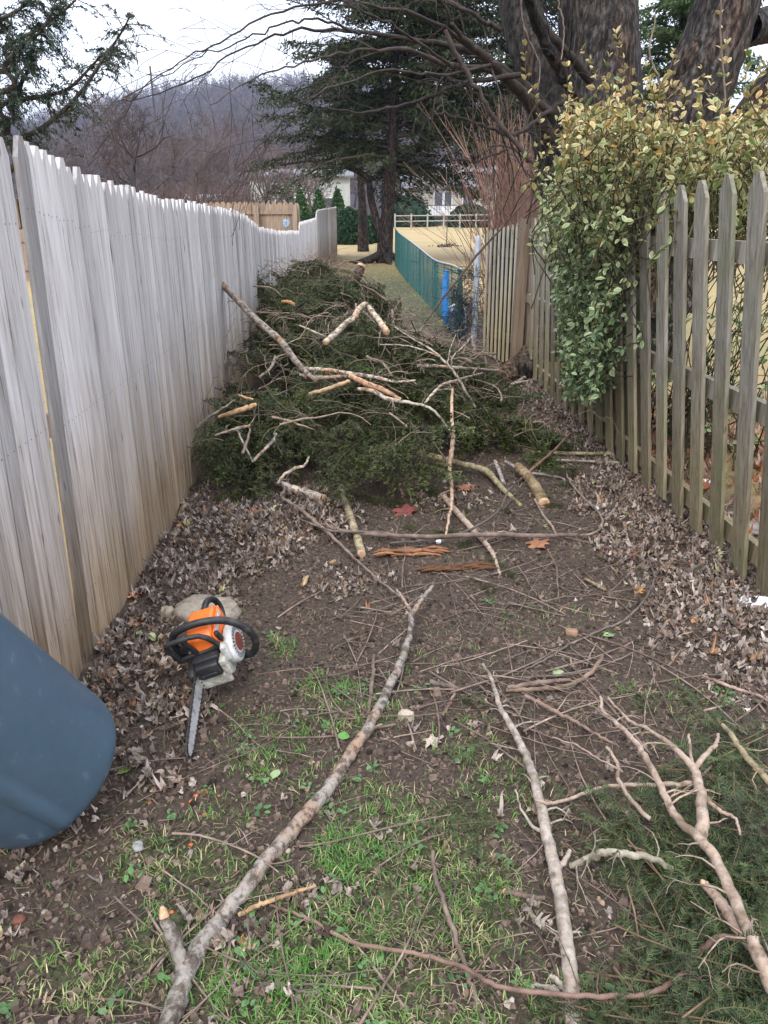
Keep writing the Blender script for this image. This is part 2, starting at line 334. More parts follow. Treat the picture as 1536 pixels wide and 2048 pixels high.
# ------------------------------------------------------------------ weathered wood
def wood(name, grey_r, tan_r, z0, z1, vary=.18, rough=.85, green=0.):
    m = bpy.data.materials.new(name); m.use_nodes = True; nt = m.node_tree; N = nt.nodes.new; L = nt.links.new
    b = nt.nodes['Principled BSDF']; tc = N('ShaderNodeTexCoord'); oi = N('ShaderNodeObjectInfo')
    at = N('ShaderNodeAttribute'); at.attribute_name = 'Col'; sp = N('ShaderNodeSeparateColor'); L(at.outputs['Color'], sp.inputs[0])
    def comb(stretch, k):
        mp = N('ShaderNodeMapping'); mp.inputs['Scale'].default_value = stretch; L(tc.outputs['Object'], mp.inputs[0])
        s_ = N('ShaderNodeMath'); s_.operation = 'ADD'; L(oi.outputs['Random'], s_.inputs[0]); L(sp.outputs[1], s_.inputs[1])
        s2 = N('ShaderNodeMath'); s2.operation = 'MULTIPLY'; L(s_.outputs[0], s2.inputs[0]); s2.inputs[1].default_value = k
        a = N('ShaderNodeVectorMath'); a.operation = 'ADD'; L(mp.outputs[0], a.inputs[0]); L(s2.outputs[0], a.inputs[1]); return a.outputs[0]
    def noise(v, s, d=6, r_=.6):
        n = N('ShaderNodeTexNoise'); n.inputs['Scale'].default_value = s; n.inputs['Detail'].default_value = d; n.inputs['Roughness'].default_value = r_; L(v, n.inputs['Vector']); return n.outputs['Fac']
    def ramp(f, st):
        c = N('ShaderNodeValToRGB'); L(f, c.inputs[0]); e = c.color_ramp.elements
        while len(e) < len(st): e.new(.5)
        for q, (p_, k_) in enumerate(st): e[q].position = p_; e[q].color = (*k_, 1)
        return c.outputs[0]
    v = comb((1, 1, .045), 37.)
    grain = noise(v, 55, 7, .7)
    cg = ramp(grain, grey_r); ct = ramp(grain, tan_r)
    big = noise(comb((1, 1, .35), 19.), 3.2, 4)
    sx = N('ShaderNodeSeparateXYZ'); L(tc.outputs['Object'], sx.inputs[0])
    mr = N('ShaderNodeMapRange'); mr.inputs['From Min'].default_value = z1; mr.inputs['From Max'].default_value = z0
    ad = N('ShaderNodeMath'); ad.operation = 'MULTIPLY_ADD'; L(big, ad.inputs[0]); ad.inputs[1].default_value = -.9; L(sx.outputs['Z'], ad.inputs[2])
    L(ad.outputs[0], mr.inputs['Value'])
    x = N('ShaderNodeMix'); x.data_type = 'RGBA'; L(mr.outputs[0], x.inputs[0]); L(cg, x.inputs[6]); L(ct, x.inputs[7]); col = x.outputs[2]
    if green:
        x2 = N('ShaderNodeMix'); x2.data_type = 'RGBA'; gm = ramp(noise(comb((1, 1, .5), 11.), 6, 5), [(.5, (0, 0, 0)), (.7, (green,) * 3)]); L(gm, x2.inputs[0]); L(col, x2.inputs[6]); x2.inputs[7].default_value = (.17, .20, .09, 1); col = x2.outputs[2]
    # knots and dark checks
    vk = N('ShaderNodeTexVoronoi'); vk.inputs['Scale'].default_value = 5.5; L(comb((1.6, 1.6, .5), 53.), vk.inputs['Vector'])
    kn = ramp(vk.outputs['Distance'], [(.03, (.28, .2, .15)), (.085, (1, 1, 1))])
    ck = ramp(noise(comb((1, 1, .03), 71.), 120, 3, .5), [(.27, (.35, .32, .3)), (.34, (1, 1, 1))])
    for q in (kn, ck):
        y = N('ShaderNodeMix'); y.data_type = 'RGBA'; y.blend_type = 'MULTIPLY'; y.inputs[0].default_value = 1; L(col, y.inputs[6]); L(q, y.inputs[7]); col = y.outputs[2]
    vr = N('ShaderNodeMapRange'); vr.inputs['To Min'].default_value = 1 - vary; vr.inputs['To Max'].default_value = 1 + vary; L(oi.outputs['Random'], vr.inputs['Value'])
    v2 = N('ShaderNodeMath'); v2.operation = 'MULTIPLY'; L(vr.outputs[0], v2.inputs[0]); L(sp.outputs[0], v2.inputs[1])
    s_ = N('ShaderNodeVectorMath'); s_.operation = 'SCALE'; L(col, s_.inputs[0]); L(v2.outputs[0], s_.inputs['Scale'])
    L(s_.outputs[0], b.inputs['Base Color']); b.inputs['Roughness'].default_value = rough; b.inputs['Specular IOR Level'].default_value = .2
    bp = N('ShaderNodeBump'); bp.inputs['Strength'].default_value = .5; bp.inputs['Distance'].default_value = .004; L(grain, bp.inputs['Height']); L(bp.outputs[0], b.inputs['Normal'])
    return m
M_pale = wood('weathered_pale_boards', [(.28, (.20, .175, .16)), (.44, (.42, .395, .385)), (.7, (.58, .555, .55))],
              [(.3, (.11, .07, .04)), (.5, (.27, .195, .125)), (.7, (.38, .29, .20))], -.25, .62)
M_rear = wood('tan_boards', [(.3, (.16, .11, .075)), (.5, (.29, .215, .155)), (.7, (.37, .285, .21))], [(.3, (.18, .12, .07)), (.7, (.4, .28, .18))], -1, .5)
M_olive = wood('weathered_olive_pickets', [(.3, (.12, .10, .075)), (.5, (.26, .235, .19)), (.7, (.38, .355, .31))],
               [(.3, (.10, .08, .045)), (.5, (.25, .20, .12)), (.7, (.35, .29, .19))], -.2, .6, green=.55)
M_nail = mat('rusted_nail', [(.3, (.03, .02, .018)), (.7, (.09, .06, .05))], 50, bump=0, rough=.7)

def picket(name, x0, y0, wd, h, th, parent, m, lean=0., zb=.0, top=.05, pt=.28, tilt=0., nails=(), shade=1., dirv=(0, 1), face=1, seed=0.):
    # a board standing on the ground at (x0,y0), its width along dirv, pointed top
    dx, dy = dirv; nx, ny = dy * face, -dx * face           # outward normal
    o2 = [(0, zb), (wd, zb), (wd, h - top), (wd * (1 - pt), h), (wd * pt, h), (0, h - top)]
    def f(u, v, t):
        k = v * tilt
        return np.array([x0 + dx * (u + k) + nx * (t + lean * v), y0 + dy * (u + k) + ny * (t + lean * v), v])
    g = Geo(); prism(g, o2, 0, th, f, (shade, seed, 0))
    for (zz, us) in nails:
        for u in us:
            a = f(u - .0022, zz - .0022, th + .0012); 
            V = [f(u - .0024, zz - .0024, th + .001), f(u + .0024, zz - .0024, th + .001), f(u + .0024, zz + .0024, th + .001), f(u - .0024, zz + .0024, th + .001)]
            g.add(V, [[0, 1, 2, 3] if face > 0 else [3, 2, 1, 0]], None, (1, 1, 1), 1)
    return g if parent is None and name is None else g.build(name, [m, M_nail], parent, smooth=False)

# ------------------------------------------------------------------ left stockade fence
YT = [(0, 1.86), (2.4, 1.83), (3.2, 1.74), (4.2, 1.685), (6.8, 1.63), (7.6, 1.585), (8.7, 1.46), (11, 1.37), (14.8, 1.30), (14.9, 1.44), (20.9, 1.48), (21.3, 1.50), (22, 1.68), (32, 1.84)]
def ltop(y): return float(np.interp(y, [a for a, b in YT], [b for a, b in YT]))
def lx(y): return -1.06 + (0 if y < 23 else (y - 23) / 9 * .30)
def fence_rail(g, pts, hgt=.085, th=.035, col=(.9, .3, 0)):
    for a, b in zip(pts[:-1], pts[1:]):
        a = np.array(a); b = np.array(b); d = nrm(b - a); n = nrm(np.cross(d, [0, 0, 1])); u = np.array([0, 0, 1])
        V = [a + n * s * th / 2 + u * t * hgt / 2 for s, t in ((-1, -1), (1, -1), (1, 1), (-1, 1))] + [b + n * s * th / 2 + u * t * hgt / 2 for s, t in ((-1, -1), (1, -1), (1, 1), (-1, 1))]
        g.add(V, [[0, 3, 2, 1], [4, 5, 6, 7], [0, 1, 5, 4], [1, 2, 6, 5], [2, 3, 7, 6], [3, 0, 4, 7]], None, col)
near = thing('board_fence', 'short leaning end section of pale board fence right behind the blue trash can', 'fence', (lx(1.6), 1.6, 0))
far = thing('board_fence', 'long weathered pale grey board fence running along the left side of the lane', 'fence', (lx(2.6), 2.6, 0))
def at0(o, root):   # world-built geometry under a moved Empty
    o.matrix_parent_inverse = Matrix.Translation(-Vector(root.location)); return o
y = 1.81; k = 0
while y < 2.335:
    wd = rs.uniform(.078, .092)
    at0(picket('fence_board', lx(y) + rs.uniform(-.002, .002), y, wd - .006, ltop(y) + rs.uniform(-.008, .008) - (.02 if k % 4 == 2 else 0), .016, near, M_pale, tilt=.070, nails=((1.57, (.02, .062)), (.93, (.02, .062)), (.25, (.02, .062))), shade=rs.uniform(.78, 1.12)), near)
    y += wd; k += 1
y = 2.43; k = 0; bulk = Geo()
while y < 32:
    wd = rs.uniform(.08, .092); h = ltop(y) + rs.uniform(-.012, .01); yaw = rs.uniform(-.03, .03)
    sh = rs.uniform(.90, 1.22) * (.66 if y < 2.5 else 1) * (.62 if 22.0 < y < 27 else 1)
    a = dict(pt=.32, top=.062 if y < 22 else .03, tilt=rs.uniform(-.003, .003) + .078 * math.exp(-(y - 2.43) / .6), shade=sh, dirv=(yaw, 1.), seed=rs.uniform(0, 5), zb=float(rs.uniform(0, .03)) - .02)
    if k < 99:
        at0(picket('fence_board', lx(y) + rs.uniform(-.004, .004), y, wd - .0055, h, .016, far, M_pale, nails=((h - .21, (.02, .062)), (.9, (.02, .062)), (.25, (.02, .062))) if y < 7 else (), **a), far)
    else:
        q = picket(None, lx(y) + rs.uniform(-.004, .004), y, wd - .0055, h, .016, None, M_pale, **a)
        V, C, Q, T = q.arrays(); bulk.add(V, Q, T, C)
    y += wd; k += 1
ob = bulk.build('fence_boards_beyond', [M_pale], far, smooth=False); at0(ob, far); ob['kind'] = 'stuff'
for zf in (-.21, .9, .25):
    g = Geo(); ys = np.linspace(2.58, 32, 26)
    fence_rail(g, [(lx(q) - .028, q, (ltop(q) + zf) if zf < 0 else zf) for q in ys]); at0(g.build('rail', [M_rear], far, smooth=False), far)
    g = Geo(); fence_rail(g, [(lx(1.3) - .028, 1.93, (1.62 if zf < 0 else zf)), (lx(1.3) - .028, 2.42, (1.60 if zf < 0 else zf))]); at0(g.build('rail', [M_rear], near, smooth=False), near)
for yy, root in ((2.12, near), (4.9, far), (7.4, far), (9.9, far), (14.85, far), (21.6, far), (32.0, far)):
    g = Geo(); box(g, (lx(yy) - .135, yy - .045, -.1), (lx(yy) - .047, yy + .045, ltop(yy) + (.08 if root is near else -.1)), (.8, .5, 0)); at0(g.build('post', [M_rear], root, smooth=False), root)

# neighbour's fence standing across, beyond the low part
nb = thing('board_fence', 'tan wooden privacy fence with exposed rails standing crosswise beyond the pale fence', 'fence', (-6, 20, 0))
g = Geo(); xx = -13.; sd_ = 0
while xx < -1.45:
    q = picket(None, xx, 20.0, .135, 1.85 + rs.uniform(-.015, .015), .018, None, M_rear, dirv=(1, 0), shade=rs.uniform(.8, 1.1), seed=rs.uniform(0, 5)); V, C, Q, T = q.arrays(); g.add(V, Q, T, C); xx += .14
at0(g.build('panel', [M_rear, M_nail], nb, smooth=False), nb)
for zf in (.3, .98, 1.62):
    g = Geo(); fence_rail(g, [(-13, 19.955, zf), (-1.45, 19.955, zf)], col=(.85, .3, 0)); at0(g.build('rail', [M_rear], nb, smooth=False), nb)
for xx in (-11.4, -9., -6.6, -4.2, -2.45, -1.5):
    g = Geo(); box(g, (xx - .06, 19.83, 0), (xx + .06, 19.93, 1.78), (.9, .5, 0)); at0(g.build('post', [M_rear], nb, smooth=False), nb)
# blue grey hanging ornament on it
o = Geo(); c = P(573, 448, 19.8)
for q in range(9):
    a = q * 2.4; p = c + np.array([math.cos(a) * .13, 0, math.sin(a) * .15])
    tube(o, smooth_path([c + np.array([0, -.03, -.1]), (c + p) / 2 + np.array([0, -.06, .02]), p]), [.018, .03, .03, .03, .03, .03, .02, .006, .004, .003, .002, .001], 6, (1, 1, 1))
tag(o.build('wall_ornament', mat('blue_grey_paint', [(.3, (.2, .27, .36)), (.7, (.32, .40, .5))], 10, bump=0)), 'small blue grey leafy ornament hanging on the tan crosswise fence', 'ornament')

# ------------------------------------------------------------------ right picket fence
def lean_r(y): return float(np.interp(y, [0, 4.8, 7.7, 9], [.140, .140, .035, .02]))
rf = thing('picket_fence', 'weathered olive grey picket fence leaning over the lane under the yellow leaved shrub', 'fence', (1.85, 4, 0))
ys = [2.55 + .24 * i for i in range(22)]
for i, yy in enumerate(ys):
    h = float(np.interp(yy, [2.5, 5, 8], [1.78, 1.69, 1.53])) + rs.uniform(-.012, .012)
    wd = .118 if yy < 5.2 else .09
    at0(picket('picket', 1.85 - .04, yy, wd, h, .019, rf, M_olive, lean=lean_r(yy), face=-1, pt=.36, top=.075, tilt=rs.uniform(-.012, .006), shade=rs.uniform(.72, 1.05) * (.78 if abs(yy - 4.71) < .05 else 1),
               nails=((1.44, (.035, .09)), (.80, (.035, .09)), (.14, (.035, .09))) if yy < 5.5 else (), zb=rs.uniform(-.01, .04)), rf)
for i in range(18):       # boards on the far face, seen through the gaps near the shrub
    yy = 4.72 + .24 * i - .12
    if yy > 6.5: break
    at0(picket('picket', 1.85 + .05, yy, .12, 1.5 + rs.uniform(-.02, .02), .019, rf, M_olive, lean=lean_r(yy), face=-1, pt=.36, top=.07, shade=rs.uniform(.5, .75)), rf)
for zf in (1.44, .80, .14):
    g = Geo(); q = np.linspace(2.45, 8.1, 12); fence_rail(g, [(1.85 - lean_r(t) * zf - .0, t, zf - (t - 4) * .008) for t in q], .09, .038, (1.05, .7, 0)); at0(g.build('rail', [M_olive], rf, smooth=False), rf)
for xx, yy, w_ in ((1.93, 5.0, .045), (1.90, 8.08, .06)):
    g = Geo(); l = lean_r(yy); V = [(xx - w_, yy - w_, -.1), (xx + w_, yy - w_, -.1), (xx + w_, yy + w_, -.1), (xx - w_, yy + w_, -.1)]; V2 = [(a - l * 1.6, b, 1.56) for a, b, c in V]
    g.add(V + V2, [[0, 3, 2, 1], [4, 5, 6, 7], [0, 1, 5, 4], [1, 2, 6, 5], [2, 3, 7, 6], [3, 0, 4, 7]], None, (.62, .2, 0)); at0(g.build('post', [M_rear], rf, smooth=False), rf)
# the narrow-boarded gate swung out at the end of it
gt = thing('picket_gate', 'narrow boarded weathered gate section at the far end of the right picket fence', 'gate', (1.6, 8.8, 0))
a = G(1028, 738)[:2]; b_ = G(966, 712)[:2]; dv = (b_ - a) / np.linalg.norm(b_ - a); Lg = float(np.linalg.norm(b_ - a))
nB = 8
for i in range(nB):
    q = a + dv * (i + .5) / nB * Lg
    at0(picket('picket', q[0], q[1], Lg / nB * .42, 1.50 - i * .012, .010, gt, M_olive, dirv=tuple(dv), face=-1 if dv[0] < 0 else 1, lean=.02, pt=.3, top=.04, shade=rs.uniform(1.25, 1.55), zb=.03), gt)
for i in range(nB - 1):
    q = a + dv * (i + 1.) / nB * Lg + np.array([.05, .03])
    at0(picket('picket', q[0], q[1], Lg / nB * .55, 1.44, .02, gt, M_olive, dirv=tuple(dv), face=-1 if dv[0] < 0 else 1, lean=.02, shade=.16), gt)  # shade in the gaps is put into these rear boards' near-black colour
for zf in (.3, 1.2):
    g = Geo(); q1 = np.array([*a, zf]) + np.array([.03, .0, 0]); q2 = np.array([*b_, zf]) + np.array([.03, 0, 0]); fence_rail(g, [q1, q2], .09, .03, (.4, 0, 0)); at0(g.build('rail', [M_olive], gt, smooth=False), gt)
g = Geo(); pp = G(1030, 738); box(g, (pp[0] - .055, pp[1] - .05, -.05), (pp[0] + .055, pp[1] + .06, 1.54), (.68, .4, 0)); at0(g.build('post', [M_rear], gt, smooth=False), gt)

# ------------------------------------------------------------------ green chain link fence
M_teal = mat('teal_mesh_plastic', [(.3, (.02, .085, .085)), (.7, (.05, .17, .16))], 8, bump=0, rough=.5, use_col=True)
M_galv = mat('galvanised_metal', [(.3, (.36, .38, .41)), (.7, (.58, .60, .63))], 12, bump=.1, rough=.45, metal=.35, use_col=True)
M_net = mat('black_netting', [(.3, (.012, .014, .017)), (.7, (.05, .055, .06))], 10, bump=0, rough=.7)
cb = [(925, 676, 540), (905, 660, 530), (870, 625, 520), (840, 592, 497), (815, 565, 478), (800, 546, 467), (790, 531, 456)]
cf = thing('wire_fence', 'sagging teal green mesh fence with a silver top rail along the far lane', 'fence', tuple(G(905, 660)))
base = [G(a, b) for a, b, c in cb]; tops = [P(a, c, G(a, b)[1]) for a, b, c in cb]
base = smooth_path(base, 40); tops = smooth_path(tops, 40)
seg = np.concatenate([[0], np.cumsum(np.linalg.norm(np.diff(base, axis=0), axis=1))])
def cfp(s, v):
    s = np.clip(s, 0, seg[-1]); return np.array([np.interp(s, seg, base[:, i]) * (1 - v) + np.interp(s, seg, tops[:, i]) * v for i in range(3)])
g = Geo(); s = -1.0
while s < seg[-1]:
    for sg in (1, -1):
        s0, s1 = (s, s + 1.0) if sg > 0 else (s + 1.0, s)
        v0, v1 = 0., 1.
        if s0 < 0: v0 = (0 - s0) / (s1 - s0); s0 = 0
        if s1 < 0: v1 = (0 - s0) / (s1 - s0); s1 = 0
        if s0 >= seg[-1] and s1 >= seg[-1]: continue
        tube(g, [cfp(s0 + (s1 - s0) * t, v0 + (v1 - v0) * t) for t in (0, .5, 1)], .0036, 3, (rs.uniform(.8, 1.4),) * 3, cap=False)
    s += .11
for s in np.arange(0, seg[-1], .8):      # vertical folds of the privacy weave
    tube(g, [cfp(s, 0), cfp(s + .03, 1)], .008, 3, (.8,) * 3, cap=False)
at0(g.build('mesh_panel', M_teal, cf), cf)
g = Geo(); tube(g, tops[::2], .012, 8, (.9, .9, .9)); at0(g.build('top_rail', M_galv, cf), cf)
for s in (0.2, 2.8, 5.6, 8.6, 12):
    if s < seg[-1]: g = Geo(); tube(g, [cfp(s, -.05), cfp(s, 1.0)], .03, 8, (.9, .9, .9)); at0(g.build('post', M_teal, cf), cf)
p = G(947, 692); g = Geo(); tube(g, [p, p + [0, 0, 1.30], p + [0, 0, 1.34]], [.038, .038, .03], 12); tag(g.build('metal_post', M_galv), 'round galvanised metal post standing left of the narrow boarded gate', 'post')
o = thing('netting_roll', 'dark loose netting bunched against the metal post at the end of the teal fence', 'netting', tuple(p))
g = Geo()
for i in range(420):
    c = p + np.array([rs.uniform(-.28, .06), rs.uniform(-.1, .35), 0]); z = rs.uniform(0, .95) ** 1.0 * (1 if c[0] > p[0] - .15 else .75)
    c[2] = z; d = rs.normal(0, .09, 3); tube(g, smooth_path([c, c + d, c + d * 1.5 + rs.normal(0, .05, 3)], 5), .0035, 3, cap=False)
at0(g.build('netting', M_net, o), o)
# blue folded sheet, white cup rail
g = Geo(); a = G(893, 652, .1); bt = P(893, 541, a[1]); bm = smooth_path([a + [0, 0, .02], (a + bt) / 2 + [-.02, 0, 0], bt], 12)
for i in range(1):
    tube(g, bm, [.02, .035, .045, .05, .05, .052, .05, .05, .045, .045, .04, .04], 10, lump=.25)
tag(g.build('blue_tarp', mat('blue_plastic', [(.3, (.03, .16, .42)), (.7, (.07, .30, .68))], 6, bump=.4, rough=.4, second=(30, [(.4, (.7, .8, .9)), (.6, (1, 1, 1))]))), 'bright blue rolled tarp standing upright behind the end of the teal mesh fence', 'tarp')
o = thing('plastic_tub', 'grey blue plastic tub with a white handle low behind the dark netting', 'tub', tuple(G(915, 665)))
g = Geo(); c = G(912, 668) + np.array([.05, .3, 0]); tube(g, [c, c + [0, 0, .28], c + [0, 0, .30], c + [0, 0, .31]], [.12, .15, .165, .14], 18); at0(g.build('tub_body', mat('tub_plastic', [(.3, (.10, .16, .2)), (.7, (.2, .28, .33))], 5, bump=0, rough=.4), o), o)
g = Geo(); tube(g, smooth_path([c + [-.15, -.04, .33], c + [0, -.16, .40], c + [.10, -.17, .25], c + [.1, -.16, .05]]), .014, 6); at0(g.build('handle', mat('white_plastic', [(.3, (.6, .64, .66)), (.7, (.75, .78, .8))], 5, bump=0, rough=.4), o), o)

# ------------------------------------------------------------------ woody growth helpers
def grow(g, p, d, L_, r, lev, col=(1, 1, 1), droop=0., nseg=6, sides=4, kids=5, wob=.16, spread=.75, minr=.002, tips=None, rk=.55, lk=.6, up_=0.):
    pts = [np.array(p, float)]; d = nrm(d); 
    for i in range(nseg):
        d = nrm(d + rs.normal(0, wob, 3) + np.array([0, 0, up_ - droop * (i / nseg)]))
        pts.append(pts[-1] + d * L_ / nseg)
    pts = np.array(pts); rad = r * np.linspace(1, .35, nseg + 1)
    tube(g, pts, np.maximum(rad, minr), sides, col, cap=False)
    if lev <= 0:
        if tips is not None: tips.append(pts)
        return
    for k in range(kids):
        t = rs.uniform(.25, 1.0); i = min(int(t * nseg), nseg - 1); q = pts[i] + (pts[i + 1] - pts[i]) * (t * nseg - i)
        dd = nrm(pts[i + 1] - pts[i]); n = nrm(np.cross(dd, rs.normal(0, 1, 3)))
        grow(g, q, dd * (1 - spread * .5) + n * spread, L_ * lk * rs.uniform(.6, 1.1) * (1.15 - t * .5), max(r * rk * (1.1 - t * .5), minr), lev - 1, col, droop, max(3, nseg - 1), max(3, sides - 1), kids, wob, spread, minr, tips, rk, lk, up_)

def furrowed(g, path, rad, sides=36, n=40, depth=.09, col=(1, 1, 1), seed=0):
    pt = smooth_path(path, n); rd = np.interp(np.linspace(0, 1, n), np.linspace(0, 1, len(rad)), rad)
    t = nrm(np.gradient(pt, axis=0)); X = nrm(np.cross(t, [0.3, 1, 0])); Z = np.cross(t, X)
    an = np.arange(sides) / sides * 2 * math.pi
    r2 = np.random.RandomState(seed); ph = r2.uniform(0, 6.28, 8)
    s = np.linspace(0, 1, n)[:, None]
    k = 1 + .06 * np.sin(an * 2 + ph[0] + s * 2) + .05 * np.sin(an * 3 + ph[1] - s * 3) + depth * .5 * np.abs(np.sin(an * 7 + ph[2] + 3 * np.sin(s * 9 + ph[3]))) + depth * .35 * r2.uniform(-1, 1, (n, sides))
    V = pt[:, None] + rd[:, None, None] * k[..., None] * (X[:, None] * np.cos(an)[None, :, None] + Z[:, None] * np.sin(an)[None, :, None])
    i = np.arange(n - 1)[:, None] * sides; j = np.arange(sides)[None]; j2 = (j + 1) % sides
    g.add(V.reshape(-1, 3), np.stack([i + j, i + j2, i + sides + j2, i + sides + j], -1).reshape(-1, 4), None, col)

# ------------------------------------------------------------------ the big old tree on the right
bt_ = thing('old_tree', 'huge old bare tree with furrowed dark trunks rising behind the yellow leaved shrub', 'tree', tuple(G(1190, 640)))
TB = G(1190, 640)
def T(px, py, Y): return P(px, py, Y)
def trunk(path, name='trunk', seed=0, depth=.10, col=(1, 1, 1)):
    p3 = [T(a, b, Y) for a, b, Y, w_ in path]; r = [wr(q, s[3]) for q, s in zip(p3, path)]
    g = Geo(); furrowed(g, p3, r, depth=depth, seed=seed, col=col); return at0(g.build(name, M_trunk, bt_), bt_)
trunk([(1190, 700, 9.2, 300), (1195, 520, 9.2, 225), (1200, 350, 9.2, 190), (1200, 180, 9.3, 158), (1198, 0, 9.4, 152), (1180, -300, 9.6, 150), (1160, -700, 9.8, 120)], 'trunk', 1)
trunk([(1150, 480, 9.3, 120), (1130, 330, 9.3, 110), (1090, 180, 9.4, 90), (1050, 60, 9.5, 84), (1010, -120, 9.8, 76), (960, -400, 10, 60)], 'limb', 2, col=(.6, .6, .6))  # left limb stands in shade; that shade is put into its darker colour
trunk([(1330, 620, 8.6, 150), (1330, 450, 8.6, 150), (1350, 320, 8.6, 150), (1390, 190, 8.6, 140), (1440, 60, 8.6, 132), (1490, -120, 8.6, 120), (1560, -500, 8.8, 100)], 'limb', 3)
trunk([(1230, 430, 8.9, 60), (1275, 330, 8.8, 50), (1335, 220, 8.6, 46), (1385, 120, 8.4, 36), (1420, 60, 8.5, 26)], 'limb', 4, col=(1.35, 1.05, .85))
trunk([(1400, 420, 9.2, 90), (1470, 300, 9.2, 80), (1540, 190, 9.2, 76), (1640, 80, 9.2, 70), (1800, -80, 9.2, 60)], 'limb', 5)
trunk([(1490, 60, 8.8, 60), (1540, 50, 9.2, 60), (1640, 20, 9.6, 56)], 'limb', 6)
# root that surfaces by the gate
g = Geo(); rp = [G(970, 772, -.02), G(1000, 756, .03), G(1030, 742, .07), G(1055, 735, .09), np.array([2.1, 8.7, .12]), np.array([2.6, 9.1, .2])]
furrowed(g, rp, [.03, .08, .13, .16, .2, .3], 20, 26, .12, (1.5, 1.25, .95), 9); at0(g.build('root', M_trunk, bt_), bt_)
# limbs reaching left over the lane (centre lines traced, each at its own distance)
LIMBS = [
 ([(1110, 230, 9.2, 34), (1040, 170, 9.0, 30), (960, 110, 8.6, 22), (860, 85, 8.0, 15), (720, 68, 7.4, 10), (600, 60, 7.0, 7), (500, 90, 6.7, 5), (400, 150, 6.4, 4), (310, 190, 6.2, 3), (230, 205, 6.1, 2)], 9),
 ([(1120, 300, 9.2, 40), (1050, 200, 8.8, 32), (985, 130, 8.2, 24), (935, 85, 7.8, 16), (900, 40, 7.6, 10), (880, -20, 7.4, 8)], 5),
 ([(1100, 225, 9.0, 24), (1000, 150, 8.5, 18), (900, 130, 8.0, 13), (800, 100, 7.4, 10), (690, 105, 7.0, 7), (590, 130, 6.6, 5), (500, 160, 6.2, 4), (420, 210, 6.0, 2)], 9),
 ([(1180, 160, 8.6, 26), (1120, 90, 8.2, 22), (1080, 40, 8.0, 20), (1050, -20, 7.8, 18)], 3),
 ([(890, 60, 7.6, 14), (930, 140, 7.6, 14), (975, 215, 7.6, 14), (1020, 275, 7.6, 13), (1060, 320, 7.6, 11), (1090, 368, 7.6, 7)], 5),
 ([(875, 228, 8.2, 7), (920, 235, 8.2, 9), (970, 250, 8.2, 10), (1020, 270, 8.2, 11), (1075, 240, 8.4, 12), (1130, 200, 8.6, 14)], 4),
 ([(1040, 150, 8.4, 15), (930, 165, 8.0, 12), (840, 200, 7.6, 8), (740, 225, 7.2, 6), (650, 215, 7.0, 4)], 6),
 ([(960, 110, 8.2, 14), (860, 40, 7.6, 10), (740, 10, 7.0, 8), (600, 10, 6.6, 6), (480, 60, 6.2, 5), (380, 115, 5.9, 4), (300, 165, 5.7, 3), (240, 240, 5.6, 3), (185, 315, 5.6, 2)], 9),
 ([(900, 130, 7.8, 9), (800, 60, 7.2, 7), (720, 20, 6.8, 6), (640, -20, 6.5, 5)], 7),
 ([(980, 130, 8.0, 9), (880, 150, 7.4, 7), (780, 140, 6.8, 6), (680, 170, 6.4, 5), (600, 205, 6.1, 4), (540, 270, 6.0, 3), (470, 340, 6.0, 2)], 8),
 ([(1000, 60, 8.0, 13), (930, 20, 7.7, 10), (840, -20, 7.4, 8)], 6),
 ([(720, 68, 7.3, 8), (640, 40, 6.6, 6), (560, 50, 6.1, 5), (470, 90, 5.7, 4), (380, 120, 5.4, 3), (250, 195, 5.3, 2)], 8),
 ([(1200, 300, 7.6, 26), (1170, 230, 7.4, 30), (1120, 140, 7.2, 28), (1075, 50, 7.0, 26), (1040, -60, 6.8, 24)], 2),
 ([(1010, 300, 8.3, 7), (960, 320, 8.2, 5), (900, 318, 8.0, 3)], 3),
 ([(1060, 320, 8.1, 7), (1000, 290, 7.9, 6), (960, 310, 7.8, 3)], 2),
]
for li, (pl, nk) in enumerate(LIMBS):
    p3 = [T(a, b, Y) for a, b, Y, w_ in pl]; r = [wr(q, s[3]) for q, s in zip(p3, pl)]
    n = len(pl) * 5; pt = smooth_path(p3, n); pt[2:-1] += rs.normal(0, .008, pt[2:-1].shape); rd = np.interp(np.linspace(0, 1, n), np.linspace(0, 1, len(r)), r) * (.74 if li != 12 else .85)
    g = Geo(); tube(g, pt, np.maximum(rd, .0032), 7, (.36, .35, .35), lump=.06)
    for k in range(int(nk * (.8 if li in (0, 2, 7, 9, 11) else 1.3))):
        i = rs.randint(n // 4, n - 2); dd = nrm(pt[i + 1] - pt[i]); side = nrm(np.array([rs.normal(0, .4), rs.normal(0, .8), rs.normal(-.1, .8)]))
        grow(g, pt[i], dd * .8 + side * .6, rs.uniform(.35, 1.1), min(rd[i] * .45, .010), 1, (.45, .44, .44), droop=.14, nseg=7, sides=3, kids=4, wob=.13, spread=.55, minr=.0022, lk=.6)
    at0(g.build('branch', M_twig if li not in (12,) else M_trunk, bt_), bt_)

